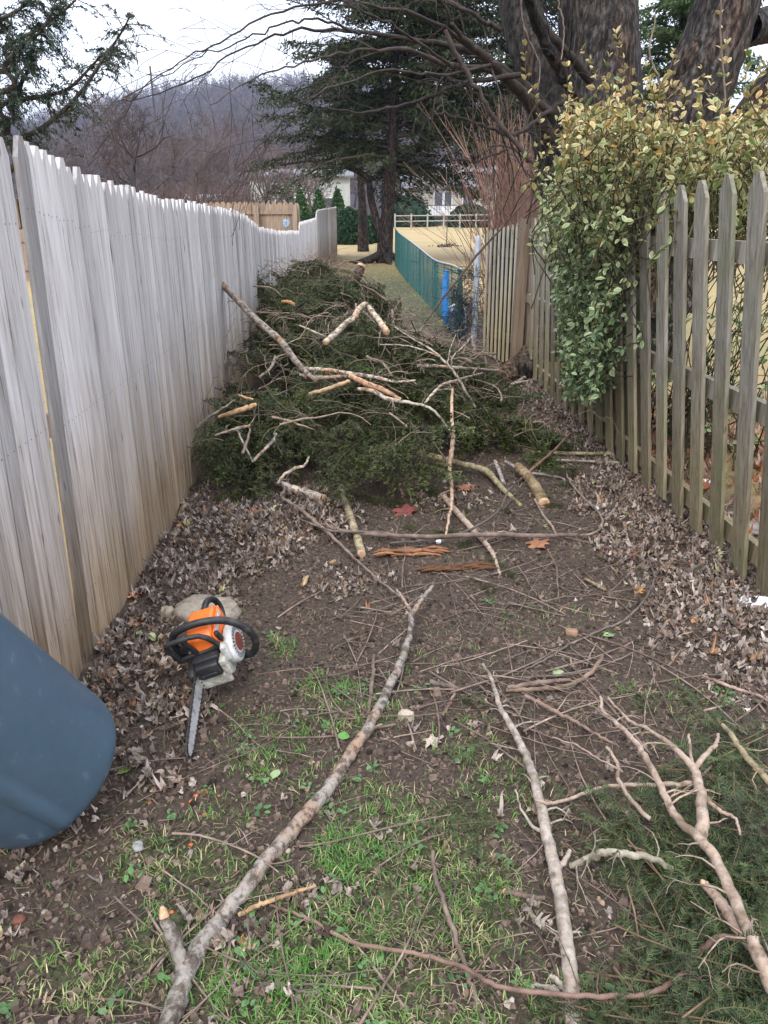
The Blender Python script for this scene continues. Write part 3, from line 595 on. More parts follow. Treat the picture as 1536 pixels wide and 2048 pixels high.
# ------------------------------------------------------------------ needle foliage prototypes
def spray(seed, L_=.55, nside=12, side=.22, needle=.014, nw=.0016, step=.0022, twigr=.003, hang=0., flat=1., colA=(.035, .065, .018), colB=(.09, .13, .035), sub=2, bend=.12, nl=6, wood=(.30, .20, .13), spreadn=.8, updev=.5, ksub=.5):
    """one cut evergreen spray lying along +Y from the origin, roughly in the XY plane"""
    r2 = np.random.RandomState(seed); wood_g = Geo(); P0 = []; D0 = []; C0 = []
    def twig(p, d, L_, r, lev):
        n = 7; pts = [p]; dd = nrm(d)
        cur = r2.normal(0, bend, 3) * np.array([1, 1, .6]) 
        for i in range(n):
            dd = nrm(dd + cur / n + np.array([0, 0, -hang / n])); pts.append(pts[-1] + dd * L_ / n)
        pts = np.array(pts); tube(wood_g, pts, np.linspace(r, max(r * .35, .0006), n + 1), 4 if lev else 5, wood, cap=False)
        # needles
        bare = .25 if lev == 0 else .06
        m = max(2, int(L_ * (1 - bare) / step)); u = np.linspace(bare, 1, m) * n; i = np.minimum(u.astype(int), n - 1)
        q = pts[i] + (pts[i + 1] - pts[i]) * (u - i)[:, None]; tt = nrm(pts[i + 1] - pts[i])
        sd = np.cross(tt, [0, 0, 1.]); s = np.where(np.arange(m) % 2 == 0, 1, -1)[:, None]
        upv = np.stack([np.zeros(m), np.zeros(m), np.ones(m)], 1) * r2.normal(.25, updev, m)[:, None] / max(flat, .3)
        nd = nrm(tt * r2.uniform(.35, .9, m)[:, None] + nrm(sd) * s * spreadn + upv)
        P0.append(q); D0.append(nd * (needle * r2.uniform(.7, 1.15, m) * np.where(u / n > .93, .7, 1))[:, None])
        mixv = r2.uniform(0, 1, (m, 1)) * .6 + .4 * (u / n)[:, None] ** 2
        C0.append(np.array(colA) * (1 - mixv) + np.array(colB) * mixv)
        if lev < sub:
            k = nside if lev == 0 else max(3, int(nside * ksub * L_ / side))
            for j in range(k):
                t = .18 + .80 * (j + r2.uniform(-.2, .2)) / k; t = min(max(t, .05), .98); i = min(int(t * n), n - 1); q = pts[i] + (pts[i + 1] - pts[i]) * (t * n - i)
                tt = nrm(pts[i + 1] - pts[i]); s = 1 if j % 2 else -1; sd = nrm(np.cross(tt, [0, 0, 1.])) * s
                ll = (side if lev == 0 else L_ * .45) * (1.1 - .75 * t) * r2.uniform(.7, 1.2)
                twig(q, tt * .75 + sd * .75 + np.array([0, 0, r2.normal(0, .12)]), ll, r * .5, lev + 1)
    twig(np.zeros(3), np.array([0, 1., 0]), L_, twigr, 0)
    q = np.concatenate(P0); d = np.concatenate(D0); c = np.concatenate(C0); m = len(q)
    wv = nrm(np.cross(d, r2.normal(0, .5, (m, 3)) + [0, 0, 1.])) * nw
    V = np.stack([q - wv, q + wv, q + d * .6 + wv * .8, q + d, q + d * .6 - wv * .8], 1).reshape(-1, 3)
    b = np.arange(m)[:, None] * 5
    g = Geo(); g.add(V, np.stack([b[:, 0], b[:, 0] + 1, b[:, 0] + 2, b[:, 0] + 4], 1), np.stack([b[:, 0] + 4, b[:, 0] + 2, b[:, 0] + 3], 1), np.repeat(c, 5, 0))
    return wood_g, g
def clean(g):
    return g.arrays()
# hemlock-like small triangles for far crowns
def clumps(g, cent, dirs, size, wid, cA, cB, n_each, spread):
    n = len(cent) * n_each; c = np.repeat(cent, n_each, 0) + rs.normal(0, spread, (n, 3)) * np.array([1, 1, .55]); d = nrm(np.repeat(dirs, n_each, 0) + rs.normal(0, .7, (n, 3)) + [0, 0, -.35])
    s = size * rs.uniform(.5, 1.3, (n, 1)); wv = nrm(np.cross(d, rs.normal(0, 1, (n, 3)))) * wid * rs.uniform(.6, 1.3, (n, 1))
    V = np.stack([c - d * s * .5, c + wv, c + d * s * .5, c - wv], 1).reshape(-1, 3); b = np.arange(n)[:, None] * 4
    t = np.clip(rs.uniform(0, 1, (len(cent), 1)) * .6 + 0, 0, 1); t = np.clip(np.repeat(t, n_each, 0) + rs.uniform(-.2, .4, (n, 1)), 0, 1)
    g.add(V, b + np.array([[0, 1, 2, 3]]), None, np.repeat(np.array(cA) * (1 - t) + np.array(cB) * t, 4, 0))

def conifer(name, label, base, H, z0, spread, tpath=None, nb=100, seedv=0, cA=(.010, .022, .010), cB=(.035, .060, .022), size=.17, wid=.022, twr=.26, per=5, sprd=.10, droop=.45, group=None, bare=.06, keep=None):
    root = thing(name, label, 'tree', tuple(base), group); r2 = np.random.RandomState(seedv)
    g = Geo(); tp = tpath if tpath is not None else [base, base + [0, 0, H * .5], base + [.1, 0, H]]
    furrowed(g, tp, [twr * 1.35, twr, twr * .8, twr * .5, .04], 18, 30, .12, (.7, .65, .62), seedv); at0(g.build('trunk', M_trunk, root), root)
    tpp = smooth_path(tp, 60); gb = Geo(); C = []; D = []
    for k in range(nb):
        z = z0 + (H - z0) * (k / nb) ** .9; i = int(np.argmin(np.abs(tpp[:, 2] - base[2] - z))); q = tpp[i]
        a = r2.uniform(0, 6.283); Lb = spread * (1 - .75 * (z - z0) / (H - z0)) * r2.uniform(.55, 1.1)
        d = np.array([math.cos(a), math.sin(a), r2.uniform(.0, .3)]); n = 9; pts = [q]; dd = nrm(d)
        if keep and not keep(a, z): continue
        for j in range(n):
            dd = nrm(dd + r2.normal(0, .09, 3) + [0, 0, -droop / n * (1 if j < 6 else -.3)]); pts.append(pts[-1] + dd * Lb / n)
        pts = np.array(pts); tube(gb, pts, np.linspace(.05 * Lb / spread + .012, .008, n + 1), 4, (.5, .45, .42), cap=False)
        for j in range(2, n + 1):
            if r2.rand() < bare: continue
            for s in (-1, 1):
                tt = nrm(pts[min(j, n)] - pts[j - 1]); sd = nrm(np.cross(tt, [0, 0, 1.])) * s
                ls = Lb * .28 * (1.25 - j / n * .7) * r2.uniform(.5, 1.2); m = max(3, int(ls / .14))
                t = np.linspace(.1, 1, m)[:, None]; dirn = nrm(tt * .6 + sd * .8 + [0, 0, -.12]); c = pts[j - 1] + dirn * ls * t + np.array([0, 0, -1.]) * .12 * ls * t ** 2
                C.append(c); D.append(np.tile(dirn, (m, 1)))
                if j % 2: tube(gb, [pts[j - 1], c[-1]], [.01, .004], 3, (.5, .45, .42), cap=False)
    at0(gb.build('branches', M_twig, root), root)
    gc = Geo(); clumps(gc, np.concatenate(C), np.concatenate(D), size, wid, cA, cB, per, sprd); at0(gc.build('crown', M_needle, root, smooth=False), root)
    return root
hb = G(768, 526)
conifer('hemlock_tree', 'tall dark evergreen with a leaning trunk at the far end of the teal fence', hb, 15, 2.9, 5.3,
        [hb, P(775, 420, hb[1]), P(785, 280, hb[1]), P(792, 100, hb[1]), P(800, -300, hb[1] + .3)], nb=245, seedv=5, keep=lambda a, z: not (abs(a - 4.71) < .42 and z < 9), twr=.20, per=11, size=.2, wid=.024, sprd=.12, cA=(.006, .012, .004), cB=(.044, .060, .016))
o = bpy.data.objects['hemlock_tree']
g = Geo(); furrowed(g, [P(776, 520, hb[1]), P(760, 470, hb[1]), P(742, 400, hb[1]), P(728, 350, hb[1]), P(640, 322, hb[1] - .8), P(560, 330, hb[1] - 1.5)], [.20, .15, .12, .10, .05, .03], 14, 30, .1, (.7, .65, .62), 3); at0(g.build('limb', M_trunk, o), o)
g = Geo()
for a in (-2.6, -1.4, .2, 2.9): tube(g, smooth_path([hb + [0, 0, .35], hb + [math.cos(a) * .6, math.sin(a) * .5, .10], hb + [math.cos(a) * 1.25, math.sin(a) * 1.0, -.02]], 8), np.linspace(.16, .04, 8), 8, (.7, .65, .6), lump=.1)
at0(g.build('root', M_trunk, o), o)
b2 = G(727, 503)
conifer('hemlock_tree', 'slimmer evergreen with a pale mossy trunk just left of the dark leaning trunk', b2, 13, 4.0, 3.6, [b2, P(725, 420, b2[1]), P(720, 330, b2[1]), P(722, 100, b2[1])], nb=60, seedv=8, twr=.19, per=6, size=.22, wid=.025, sprd=.13)
b3 = np.array([9.3, 24., 0]); conifer('pine_tree', 'bright green pine seen between the two big trunks at the top right', b3, 13, 3.0, 3.2, nb=150, seedv=11, cA=(.03, .06, .018), cB=(.08, .14, .04), twr=.2, per=6, size=.2, wid=.025)
b4 = np.array([5.6, 30., 0]); conifer('hemlock_tree', 'dark evergreen farther off on the right, behind the reddish twiggy shrub', b4, 14, 2.4, 4.6, nb=95, seedv=13, twr=.25, per=6, size=.24, wid=.03, sprd=.14)

# evergreen boughs hanging in at the upper left, on a tree that stands beyond the board fence
et = thing('evergreen_tree', 'evergreen beyond the board fence whose drooping dark boughs hang in at the upper left', 'tree', (-6.2, 7.6, 0))
g = Geo(); furrowed(g, [(-6.2, 7.6, 0), (-6.2, 7.6, 2.5), (-6.1, 7.7, 6), (-6.1, 7.7, 10)], [.3, .24, .18, .08], 18, 24, .1, (.8, .75, .7), 21); at0(g.build('trunk', M_trunk, et), et)
EB = [([(-6.15, 7.6, 2.2)], [(-30, 345, 7.2), (25, 285, 7.1), (75, 262, 7.0), (120, 228, 6.9), (165, 180, 6.8), (205, 120, 6.8), (240, 70, 6.8), (262, 28, 6.8)]),
      ([(-6.15, 7.6, 2.9)], [(-40, 240, 7.3), (20, 205, 7.2), (90, 192, 7.1), (140, 175, 7.0), (190, 125, 7.0), (225, 90, 7.0)]),
      ([(-6.15, 7.6, 3.3)], [(-40, 140, 7.5), (10, 95, 7.4), (70, 62, 7.3), (130, 20, 7.2), (170, -20, 7.2)]),
      ([(-6.15, 7.6, 3.4)], [(-60, 60, 7.4), (0, 40, 7.4), (50, 10, 7.3), (90, -30, 7.2)]),
      ([(-6.15, 7.6, 2.6)], [(-40, 190, 6.8), (10, 130, 6.8), (45, 90, 6.8), (85, 60, 6.8), (110, 10, 6.8)]),
      ([(-6.15, 7.6, 2.3)], [(-50, 280, 7.0), (0, 215, 7.0), (30, 190, 6.9), (60, 130, 6.9), (70, 90, 6.9)])]
for st, pl in EB:
    pt = smooth_path([np.array(s) for s in st] + [P(*q) for q in pl], 34); n = len(pt); g = Geo(); f = Geo(); C = []; D = []
    tube(g, pt, np.linspace(.030, .005, n), 6, (.45, .43, .42), lump=.08)
    for i in range(8, n - 1):
        for s in range(2):
            tt = nrm(pt[i + 1] - pt[i]); d = nrm(tt * .5 + np.array([rs.normal(0, .5), rs.normal(0, .6), rs.uniform(-.9, .35)])); ls = rs.uniform(.08, .34); m = 9
            q = smooth_path([pt[i], pt[i] + d * ls * .5, pt[i] + d * ls + [0, 0, -.10 * ls / .3]], m); tube(g, q, np.linspace(.005, .0018, m), 3, (.6, .55, .5), cap=False)
            C.append(q[2:]); D.append(np.tile(nrm(q[-1] - q[0]), (m - 2, 1)))
    at0(g.build('bough', M_twig, et), et)
    clumps(f, np.concatenate(C), np.concatenate(D), .042, .0048, (.012, .03, .018), (.045, .075, .04), 7, .017); at0(f.build('foliage', M_needle, et, smooth=False), et)

# ------------------------------------------------------------------ reddish twiggy shrub
sh = thing('twig_shrub', 'tall leafless reddish brown twiggy shrub behind the metal post and narrow gate', 'shrub', tuple(np.array([2.55, 12.6, 0])))
g = Geo()
for i in range(300):
    b = np.array([2.55 + rs.normal(0, .22), 12.6 + rs.normal(0, .3), 0.]); a = rs.uniform(0, 6.28); ln = rs.uniform(1.6, 3.3); out_ = abs(rs.normal(0, .50)) * ln * .5
    if rs.rand() < .25: out_ *= 1.5; ln *= .75
    tip = b + np.array([math.cos(a) * out_ * 1.05, math.sin(a) * out_, ln]); md = (b + tip) / 2 + np.array([math.cos(a) * -.04, 0, .12 * ln]) + rs.normal(0, .05, 3)
    pt = smooth_path([b, md, tip + np.array([math.cos(a) * .10, 0, -.04])], 9); c = rs.uniform(.8, 1.5)
    tube(g, pt, np.linspace(.009, .0028, 9), 3, (c * .95, c * .88, c * .84), cap=False)
    for k in range(3):
        j = rs.randint(3, 8); d = nrm(pt[j] - pt[j - 1]) + rs.normal(0, .35, 3); tube(g, smooth_path([pt[j], pt[j] + d * .15, pt[j] + d * .3 + [0, 0, .08]], 4), .0026, 3, (c * 1., c * .93, c * .88), cap=False)
at0(g.build('stems', mat('red_brown_twig', [(.3, (.15, .09, .07)), (.7, (.34, .22, .175))], 8, bump=0, use_col=True), sh), sh)

# ------------------------------------------------------------------ variegated yellow shrub over the right fence
def leaf_proto(L_=1., W=.52, fold=.18, curl=.12, edge=(1, 1, 1), mid=(1, 1, 1)):
    ys = [0, .22, .5, .78, 1.]; ws = [0, .36, .5, .36, 0]
    V = [[0, 0, 0]]; C = [mid]
    for y_, w_ in zip(ys[1:-1], ws[1:-1]):
        V += [[-w_ * W, y_ * L_, fold * w_ - curl * y_ ** 2], [0, y_ * L_, -curl * y_ ** 2], [w_ * W, y_ * L_, fold * w_ - curl * y_ ** 2]]; C += [edge, mid, edge]
    V += [[0, L_, -curl]]; C += [edge]
    Q = [[1, 2, 5, 4], [2, 3, 6, 5], [4, 5, 8, 7], [5, 6, 9, 8]]; T_ = [[0, 2, 1], [0, 3, 2], [7, 8, 10], [8, 9, 10]]
    return np.array(V, float), np.array(Q), np.array(T_), np.array(C, float)
es = thing('variegated_shrub', 'yellow and cream leaved evergreen shrub spilling over the right picket fence', 'shrub', (2.2, 5.8, 0))
stems = Geo(); LP = []; LD = []; LC = []; LS = []; LR = []
def shoot(b, tip, r0, leafy0, nl, size, colfn, sag=.1):
    md = (b + tip) / 2 + rs.normal(0, .08, 3) + [0, 0, sag]; pt = smooth_path([b, md, tip], 14)
    tube(stems, pt, np.linspace(r0, .0016, 14), 3, (.45, .5, .3), cap=False)
    for j in range(nl):
        t = leafy0 + (1 - leafy0) * (j + rs.uniform(0, .6)) / nl; u = min(t, .999) * 13; i = int(u); q = pt[i] + (pt[i + 1] - pt[i]) * (u - i); tt = nrm(pt[i + 1] - pt[i])
        for s in (-1, 1):
            sd = nrm(np.cross(tt, rs.normal(0, 1, 3)));  d = nrm(tt * rs.uniform(.3, .9) + sd * .8 + [0, 0, .15])
            LP.append(q); LD.append(d); LS.append(size * rs.uniform(.65, 1.15)); LC.append(colfn(q)); LR.append(rs.uniform(-1.2, 1.2))
def c_top(q):
    t = np.clip((q[2] - 1.55) / .55 + rs.normal(0, .28), 0, 1); a = np.array([.36, .37, .18]); b = np.array([.58, .42, .20]); c = (a * (1 - t) + b * t) * 1.12
    if rs.rand() < .08: c = np.array([.62, .34, .12])
    if rs.rand() < .12: c = np.array([.26, .30, .11])
    return c * rs.uniform(.75, 1.15)
def c_low(q):
    t = np.clip((q[2] - .9) / .8 + rs.normal(0, .25), 0, 1); c = np.array([.36, .42, .22]) * (1 - t) + np.array([.60, .58, .32]) * t
    if rs.rand() < .25: c = np.array([.14, .22, .09])
    return c * rs.uniform(.75, 1.15)
for i in range(780):      # upper mass, at and behind the fence top
    u = rs.rand(); px = 1118 + 470 * u; Y = rs.uniform(4.3, 6.3) - .7 * u
    ytop = np.interp(px, [1085, 1150, 1250, 1350, 1450, 1540], [270, 215, 205, 250, 235, 190])
    py = ytop + (430 - ytop) * rs.rand() ** 1.25
    if rs.rand() < .04: py = ytop - rs.uniform(20, 90)
    tip = P(px, py, Y); b = tip + np.array([rs.normal(.08, .15), rs.normal(.1, .2), -rs.uniform(.3, .55)])
    shoot(b, tip, .005, .35, rs.randint(6, 10), .051, c_top, .05)
for px, py in ((1230, 60), (1222, 100), (1160, 90), (1320, 180), (1440, 10), (1452, 60), (1400, 130), (1290, 120), (1135, 120), (1500, 90), (1350, 90), (1050, 75), (1060, 140)):
    tip = P(px, py, 5.2); b = P(px + rs.uniform(-20, 60), 300, 5.3); shoot(b, tip, .004, .45, 6, .048, c_top, .0)
for i in range(640):      # cascade over the lane side of the fence
    py = rs.uniform(400, 815); lo = np.interp(py, [400, 560, 700, 815], [1095, 1100, 1110, 1130]); hi = np.interp(py, [400, 480, 600, 700, 800], [1215, 1200, 1208, 1208, 1195])
    px = lo + (hi - lo) * rs.beta(1.2, 1.1); OFF = abs(rs.normal(.10, .09)) + .05
    Yp = 6.
    for _ in range(6):
        tip = P(px, py, Yp); want = 1.85 - lean_r(Yp) * tip[2] - OFF; Yp *= want / tip[0]
        Yp = min(max(Yp, 3.), 7.6)
    tip = P(px, py, Yp); b = tip + np.array([min(.24, OFF * .5 + .03), rs.normal(0, .14), rs.uniform(.1, .4)])
    shoot(b, tip, .004, .2, rs.randint(5, 9), .052, c_low, .04)
for i in range(120):      # thinner growth behind the pickets
    tip = np.array([rs.uniform(2.0, 3.1), rs.uniform(3.6, 6.0), rs.uniform(.25, 1.5)]); b = np.array([rs.uniform(2.1, 2.9), rs.uniform(4.6, 5.8), .0]); shoot(b, tip, .007, .55, rs.randint(2, 5), .05, c_low, .15)
at0(stems.build('stems', M_twig, es), es)
g = Geo(); LPa, LDa, LSa = np.array(LP), np.array(LD), np.array(LS); V, Q, T_, C = leaf_proto(edge=(1, 1, 1), mid=(.40, .56, .40))
Rm = frames(LDa, np.array(LR)) * LSa[:, None, None]; g.merge(V, Q, T_, C, Rm, LPa, tint=np.array(LC)); at0(g.build('foliage', M_waxleaf, es), es)
for pl in ([(1385, 400, 4.6), (1432, 300, 4.6), (1448, 180, 4.6), (1440, 80, 4.6), (1442, -20, 4.6)], [(1385, 420, 4.5), (1330, 480, 4.5), (1260, 560, 4.6)], [(1536, 430, 4.0), (1480, 385, 4.0), (1400, 370, 4.2), (1310, 355, 4.4)], [(1330, 180, 4.8), (1300, 110, 4.8), (1310, 30, 4.8)],
           [(1040, -10, 6.5), (1050, 60, 6.5), (1080, 130, 6.5), (1075, 180, 6.4)], [(1115, -10, 6.6), (1128, 60, 6.6), (1122, 120, 6.5)]):
    g = Geo(); tube(g, smooth_path([P(*q) for q in pl], 20, .004), np.linspace(.007, .004, 20), 5, (1.3, 1.25, 1.15)); at0(g.build('bare_stem', M_twig, es), es)

# ------------------------------------------------------------------ far background
def hcrest(x):       # crest height of the hill along world x at y=620
    return np.interp(x, [-700, -420, -300, -250, -200, -150, -100, -40, 60, 200, 500], [4, 10, 34, 47, 57, 68, 76, 78, 70, 55, 36])
xs = np.linspace(-1100, 900, 120); ys = np.concatenate([np.linspace(130, 620, 40), np.linspace(650, 1000, 8)]); X, Y = np.meshgrid(xs, ys)
t = np.clip((Y - 130) / 490, 0, 1); Zh = hcrest(X * (620 / np.maximum(Y, 300))) * (t ** 1.35) * np.where(Y > 620, 1 - (Y - 620) / 500, 1) + rs.normal(0, .8, X.shape) * t - .5
def hz(x, y):
    t = np.clip((y - 130) / 490, 0, 1); return hcrest(x * (620 / np.maximum(y, 300))) * t ** 1.35 - .5
g = Geo(); n, k = X.shape; i = np.arange(n - 1)[:, None] * k; j = np.arange(k - 1)[None]
g.add(np.stack([X, Y, Zh], -1).reshape(-1, 3), np.stack([i + j, i + j + 1, i + k + j + 1, i + k + j], -1).reshape(-1, 4))
tag(g.build('hill', mat('hill_leaf_floor', [(.3, (.035, .027, .03)), (.7, (.08, .062, .062))], .05, bump=0)), kind='structure')
def tree_proto(seed, H=11., lev=2, kids=6, sides=3, r=.16, minr=.03, spread=.7):
    st = rs.get_state(); rs.seed(seed); g = Geo()
    pts = [np.zeros(3)]
    for q in range(5): pts.append(pts[-1] + [rs.normal(0, .25), rs.normal(0, .25), H / 6])
    tube(g, pts, np.linspace(r, r * .45, 6), 4, cap=False)
    for k in range(kids * 2):
        t = rs.uniform(.3, 1); i = min(int(t * 5), 4); a = rs.uniform(0, 6.28); d = np.array([math.cos(a), math.sin(a), rs.uniform(.35, 1.1)])
        grow(g, pts[i] + (pts[i + 1] - pts[i]) * (t * 5 - i), d, H * .42 * rs.uniform(.7, 1.1), r * .42, lev, nseg=3, sides=sides, kids=kids, wob=.16, spread=spread, minr=minr, up_=.06)
    rs.set_state(st); return g.arrays()
M_wood_far = mat('bare_wood_bark', [(.3, (.055, .045, .042)), (.7, (.13, .105, .098))], .3, bump=0, use_col=True)
M_wood_far2 = mat('bare_wood_bark_hill', [(.3, (.055, .045, .042)), (.7, (.13, .105, .098))], .3, bump=0, use_col=True)
protos = [tree_proto(s, lev=1, kids=6, minr=.05, r=.2) for s in (1, 2, 3)]
g = Geo()
for pi, (V, C, Q, T_) in enumerate(protos):
    n = 1000; yy = 150 + 520 * rs.uniform(0, 1, n) ** .9; xx = yy * rs.uniform(-.85, .25, n); off = np.stack([xx, yy, hz(xx, yy)], 1)
    keep = np.where(yy > 0)[0]; a = rs.uniform(0, 6.28, n); s = rs.uniform(.75, 1.35, n) * (1 + (yy - 150) / 700)
    Rm = np.zeros((n, 3, 3)); Rm[:, 0, 0] = np.cos(a) * s; Rm[:, 0, 1] = -np.sin(a) * s; Rm[:, 1, 0] = np.sin(a) * s; Rm[:, 1, 1] = np.cos(a) * s; Rm[:, 2, 2] = s
    tint = np.array([1., .92, .95]) * rs.uniform(.65, 1.35, (n, 1)); g.merge(V, Q, T_, C, Rm, off, tint=tint)
tag(g.build('woods', M_wood_far2), kind='stuff')
# separate bare trees nearer, behind the board fence
BT = [(540, 48, 8.5, 'gnarled bare tree with a wide spreading dark crown standing past the board fence', .9, .6), (250, 60, 9, 'thin bare tree at the left end of the row beyond the board fence', .8, 1.1), (345, 75, 10, 'tall bare tree between the gnarled tree and the left end of the row', .9, 1.),
      (430, 95, 13, 'slender bare tree just right of the utility pole', 1.1, 1.), (480, 66, 8, 'reddish bare tree in front of the pale house gable end', 1.3, .9), (395, 62, 7.5, 'low bushy bare tree rising over the middle of the board fence', 1.1, 1.), (190, 90, 12, 'grey bare tree at the far left under the hanging evergreen boughs', 1., 1.), (625, 70, 6.5, 'many stemmed bare tree in front of the grey house window', 1.4, 1.2),
      (300, 115, 13, 'distant pale bare tree behind the left part of the board fence', 1., 1.), (110, 70, 9, 'bare tree behind the first tall boards of the fence', 1., 1.), (535, 58, 6.5, 'grey bare tree in front of the left end of the pale house', 1.3, 1.), (575, 62, 7, 'bare tree in front of the middle of the pale house', 1.5, 1.)]
for q, (px, Y, H, lab, c, spr) in enumerate(BT):
    if q == 0: px = 275
    b = P(px, 430, Y); b[2] = 0; st = thing('bare_tree', lab, 'tree', tuple(b), 'bare trees beyond the board fence')
    rs.seed(100 + q); g = Geo(); pts = [b]
    for k in range(6): pts.append(pts[-1] + [rs.normal(0, .12), 0, H * .09])
    tube(g, pts, np.linspace(.2, .12, 7) * (1.3 if q == 0 else .8), 6, (c * .8,) * 3, cap=False); at0(g.build('trunk', M_wood_far, st), st)
    g = Geo(); sp_ = .95 if q == 0 else .7
    for k in range(13):
        i = rs.randint(2, 7); a = rs.uniform(0, 6.28); d = np.array([math.cos(a) * sp_ * 1.2, math.sin(a) * sp_, rs.uniform(.35, 1.1)])
        grow(g, pts[i], d, H * .40 * rs.uniform(.7, 1.2), .085, 3 if q else 3, (c, c * .9, c * .88), nseg=4, sides=3, kids=4, wob=.2, spread=.75, minr=.009 + Y * .00013, lk=.62, up_=.08)
    at0(g.build('crown', M_wood_far, st), st)
# reddish brush masses at the foot of the slope: individual low bushes
for q, (px, Y, H, W_) in enumerate([(290, 44, 2.6, 1.6), (335, 46, 3.0, 1.9), (375, 44, 2.8, 1.8), (415, 47, 3.0, 1.7), (455, 50, 3.2, 1.9), (240, 42, 2.6, 1.6), (500, 55, 3.0, 1.8), (180, 45, 2.8, 1.8)]):
    b = P(px, 430, Y); b[2] = 0; g = Geo(); rs.seed(300 + q)
    for k in range(150):
        a = rs.uniform(0, 6.28); ln = H * rs.uniform(.6, 1.1); o_ = rs.uniform(.1, 1) * W_; s = b + np.array([rs.normal(0, .5), rs.normal(0, .4), 0]); tip = s + np.array([math.cos(a) * o_, math.sin(a) * o_, ln])
        c = rs.uniform(.8, 1.6); pt = smooth_path([s, (s + tip) / 2 + [0, 0, .2 * ln * .5], tip], 6); tube(g, pt, np.linspace(.02, .009, 6), 3, (c * .95, c * .78, c * .72), cap=False)
        for kk in range(2): tube(g, [pt[3 + kk], pt[3 + kk] + nrm(rs.normal(0, 1, 3) + [0, 0, 1]) * .6], .008, 3, (c * 1., c * .8, c * .74), cap=False)
    tag(g.build('brush_shrub', M_wood_far), 'reddish brown leafless bush in the thicket beyond the board fence', 'shrub', 'leafless bushes in the thicket beyond the board fence')
rs.seed(50)
# utility pole
b = P(312, 250, 110); g = Geo(); z0 = 0; tube(g, [(b[0], b[1], 0), (b[0], b[1], P(308, 132, 110)[2])], [.17, .12], 8)
c = P(311, 150, 110); tube(g, [c + [-1.0, 0, 0], c + [1.0, 0, 0]], .07, 5); tag(g.build('utility_pole', M_wood_far), 'thin brown utility pole with a short crossarm rising against the hill', 'pole')

# houses
def M_plain(name, c, rough=.7, v=.12, sc=3.): return mat(name, [(.3, tuple(x * (1 - v) for x in c)), (.7, tuple(x * (1 + v) for x in c))], sc, bump=0, rough=rough)
M_wall1 = M_plain('pale_siding', (.36, .37, .35)); M_roof = M_plain('grey_shingles', (.12, .12, .125)); M_glass = M_plain('window_glass', (.05, .06, .07), .15); M_trim = M_plain('white_trim', (.75, .76, .78)); M_wall2 = M_plain('cream_siding', (.34, .32, .28)); M_dark = M_plain('dark_stain', (.08, .065, .06))
def house(name, label, x0, x1, y0, dep, hw, ridge, wallm, wins, roofm=None, over=.4):
    r = thing(name, label, 'house', ((x0 + x1) / 2, y0, 0)); g = Geo(); 
    V = [(x0, y0, 0), (x1, y0, 0), (x1, y0, hw), (x0, y0, hw), (x0, y0 + dep, 0), (x1, y0 + dep, 0), (x1, y0 + dep, hw), (x0, y0 + dep, hw), ((x0), y0 + dep / 2, ridge), (x1, y0 + dep / 2, ridge)]
    g.add(V, [[0, 1, 2, 3], [5, 4, 7, 6], [4, 0, 3, 7], [1, 5, 6, 2]], [[3, 8, 7], [2, 6, 9]]); at0(g.build('wall', wallm, r, smooth=False), r)
    g = Geo(); sl = (ridge - hw) / (dep / 2)
    for s in (0, 1):
        ya = y0 - over if s == 0 else y0 + dep + over; za = hw - sl * over; yb = y0 + dep / 2
        V = [(x0 - over, ya, za), (x1 + over, ya, za), (x1 + over, yb, ridge), (x0 - over, yb, ridge)]; V += [(a, b, c + .18) for a, b, c in V]
        g.add(V, [[0, 3, 2, 1], [4, 5, 6, 7], [0, 1, 5, 4], [1, 2, 6, 5], [2, 3, 7, 6], [3, 0, 4, 7]])
    at0(g.build('roof', roofm or M_roof, r, smooth=False), r)
    for (a, b, c, d) in wins:
        w_ = Geo(); box(w_, (a - .08, y0 - .06, c - .08), (b + .08, y0 - .003, d + .08)); fo = at0(w_.build('window', M_trim, r, smooth=False), r)
        w2 = Geo(); box(w2, (a, y0 - .09, c), (b, y0 - .063, d)); po = w2.build('pane', M_glass, fo, smooth=False); po.matrix_parent_inverse = Matrix.Translation(-Vector(r.location)) if False else Matrix()
    return r
# pale house: long side facing the lane, gable edge at its left
Y1 = 75.; X = lambda px, Y: float(P(px, 430, Y)[0])
house('house', 'pale sided house with a grey roof and wide dark window behind the crosswise tan fence', X(502, Y1), X(700, Y1), Y1, 8, 4.7, 5.4, M_wall1, [(X(577, Y1), X(612, Y1), 1.5, 2.9), (X(640, Y1), X(668, Y1), 1.5, 2.9)])
Y2 = 95.
house('house', 'cream house with white railed deck on the far right edge of the lawn', X(806, Y2), X(1010, Y2), Y2, 9, 4.4, 7.0, M_wall2, [(X(868, Y2), X(884, Y2), 1.9, 3.9), (X(888, Y2), X(902, Y2), 1.9, 3.9), (X(925, Y2), X(945, Y2), 2.2, 3.6)])
house('house', 'low grey green house seen in the gap at the left end of the board fence', -46, -33, 55, 8, 3.0, 4.8, M_plain('grey_green_siding', (.3, .36, .35)), [(-44, -42.5, 1.2, 2.3), (-38, -36.5, 1.2, 2.3)])
Y3 = 62.
house('shed', 'small reddish brown shed with a pale roof edge at the foot of the wooded slope', X(378, Y3), X(430, Y3), Y3, 3, 2.2, 2.8, M_plain('red_brown_siding', (.22, .10, .08)), [(X(395, Y3), X(402, Y3), 1.1, 1.8)], M_plain('pale_metal_roof', (.5, .5, .5)))['category'] = 'shed'
dk = thing('deck', 'raised deck with white balusters against the cream house', 'deck', (X(885, Y2), Y2 - 3, 0)); g = Geo(); a, b = X(850, Y2 - 3), X(912, Y2 - 3); box(g, (a, Y2 - 3, 1.2), (b, Y2 - .12, 1.4)); at0(g.build('platform', M_dark, dk, smooth=False), dk)
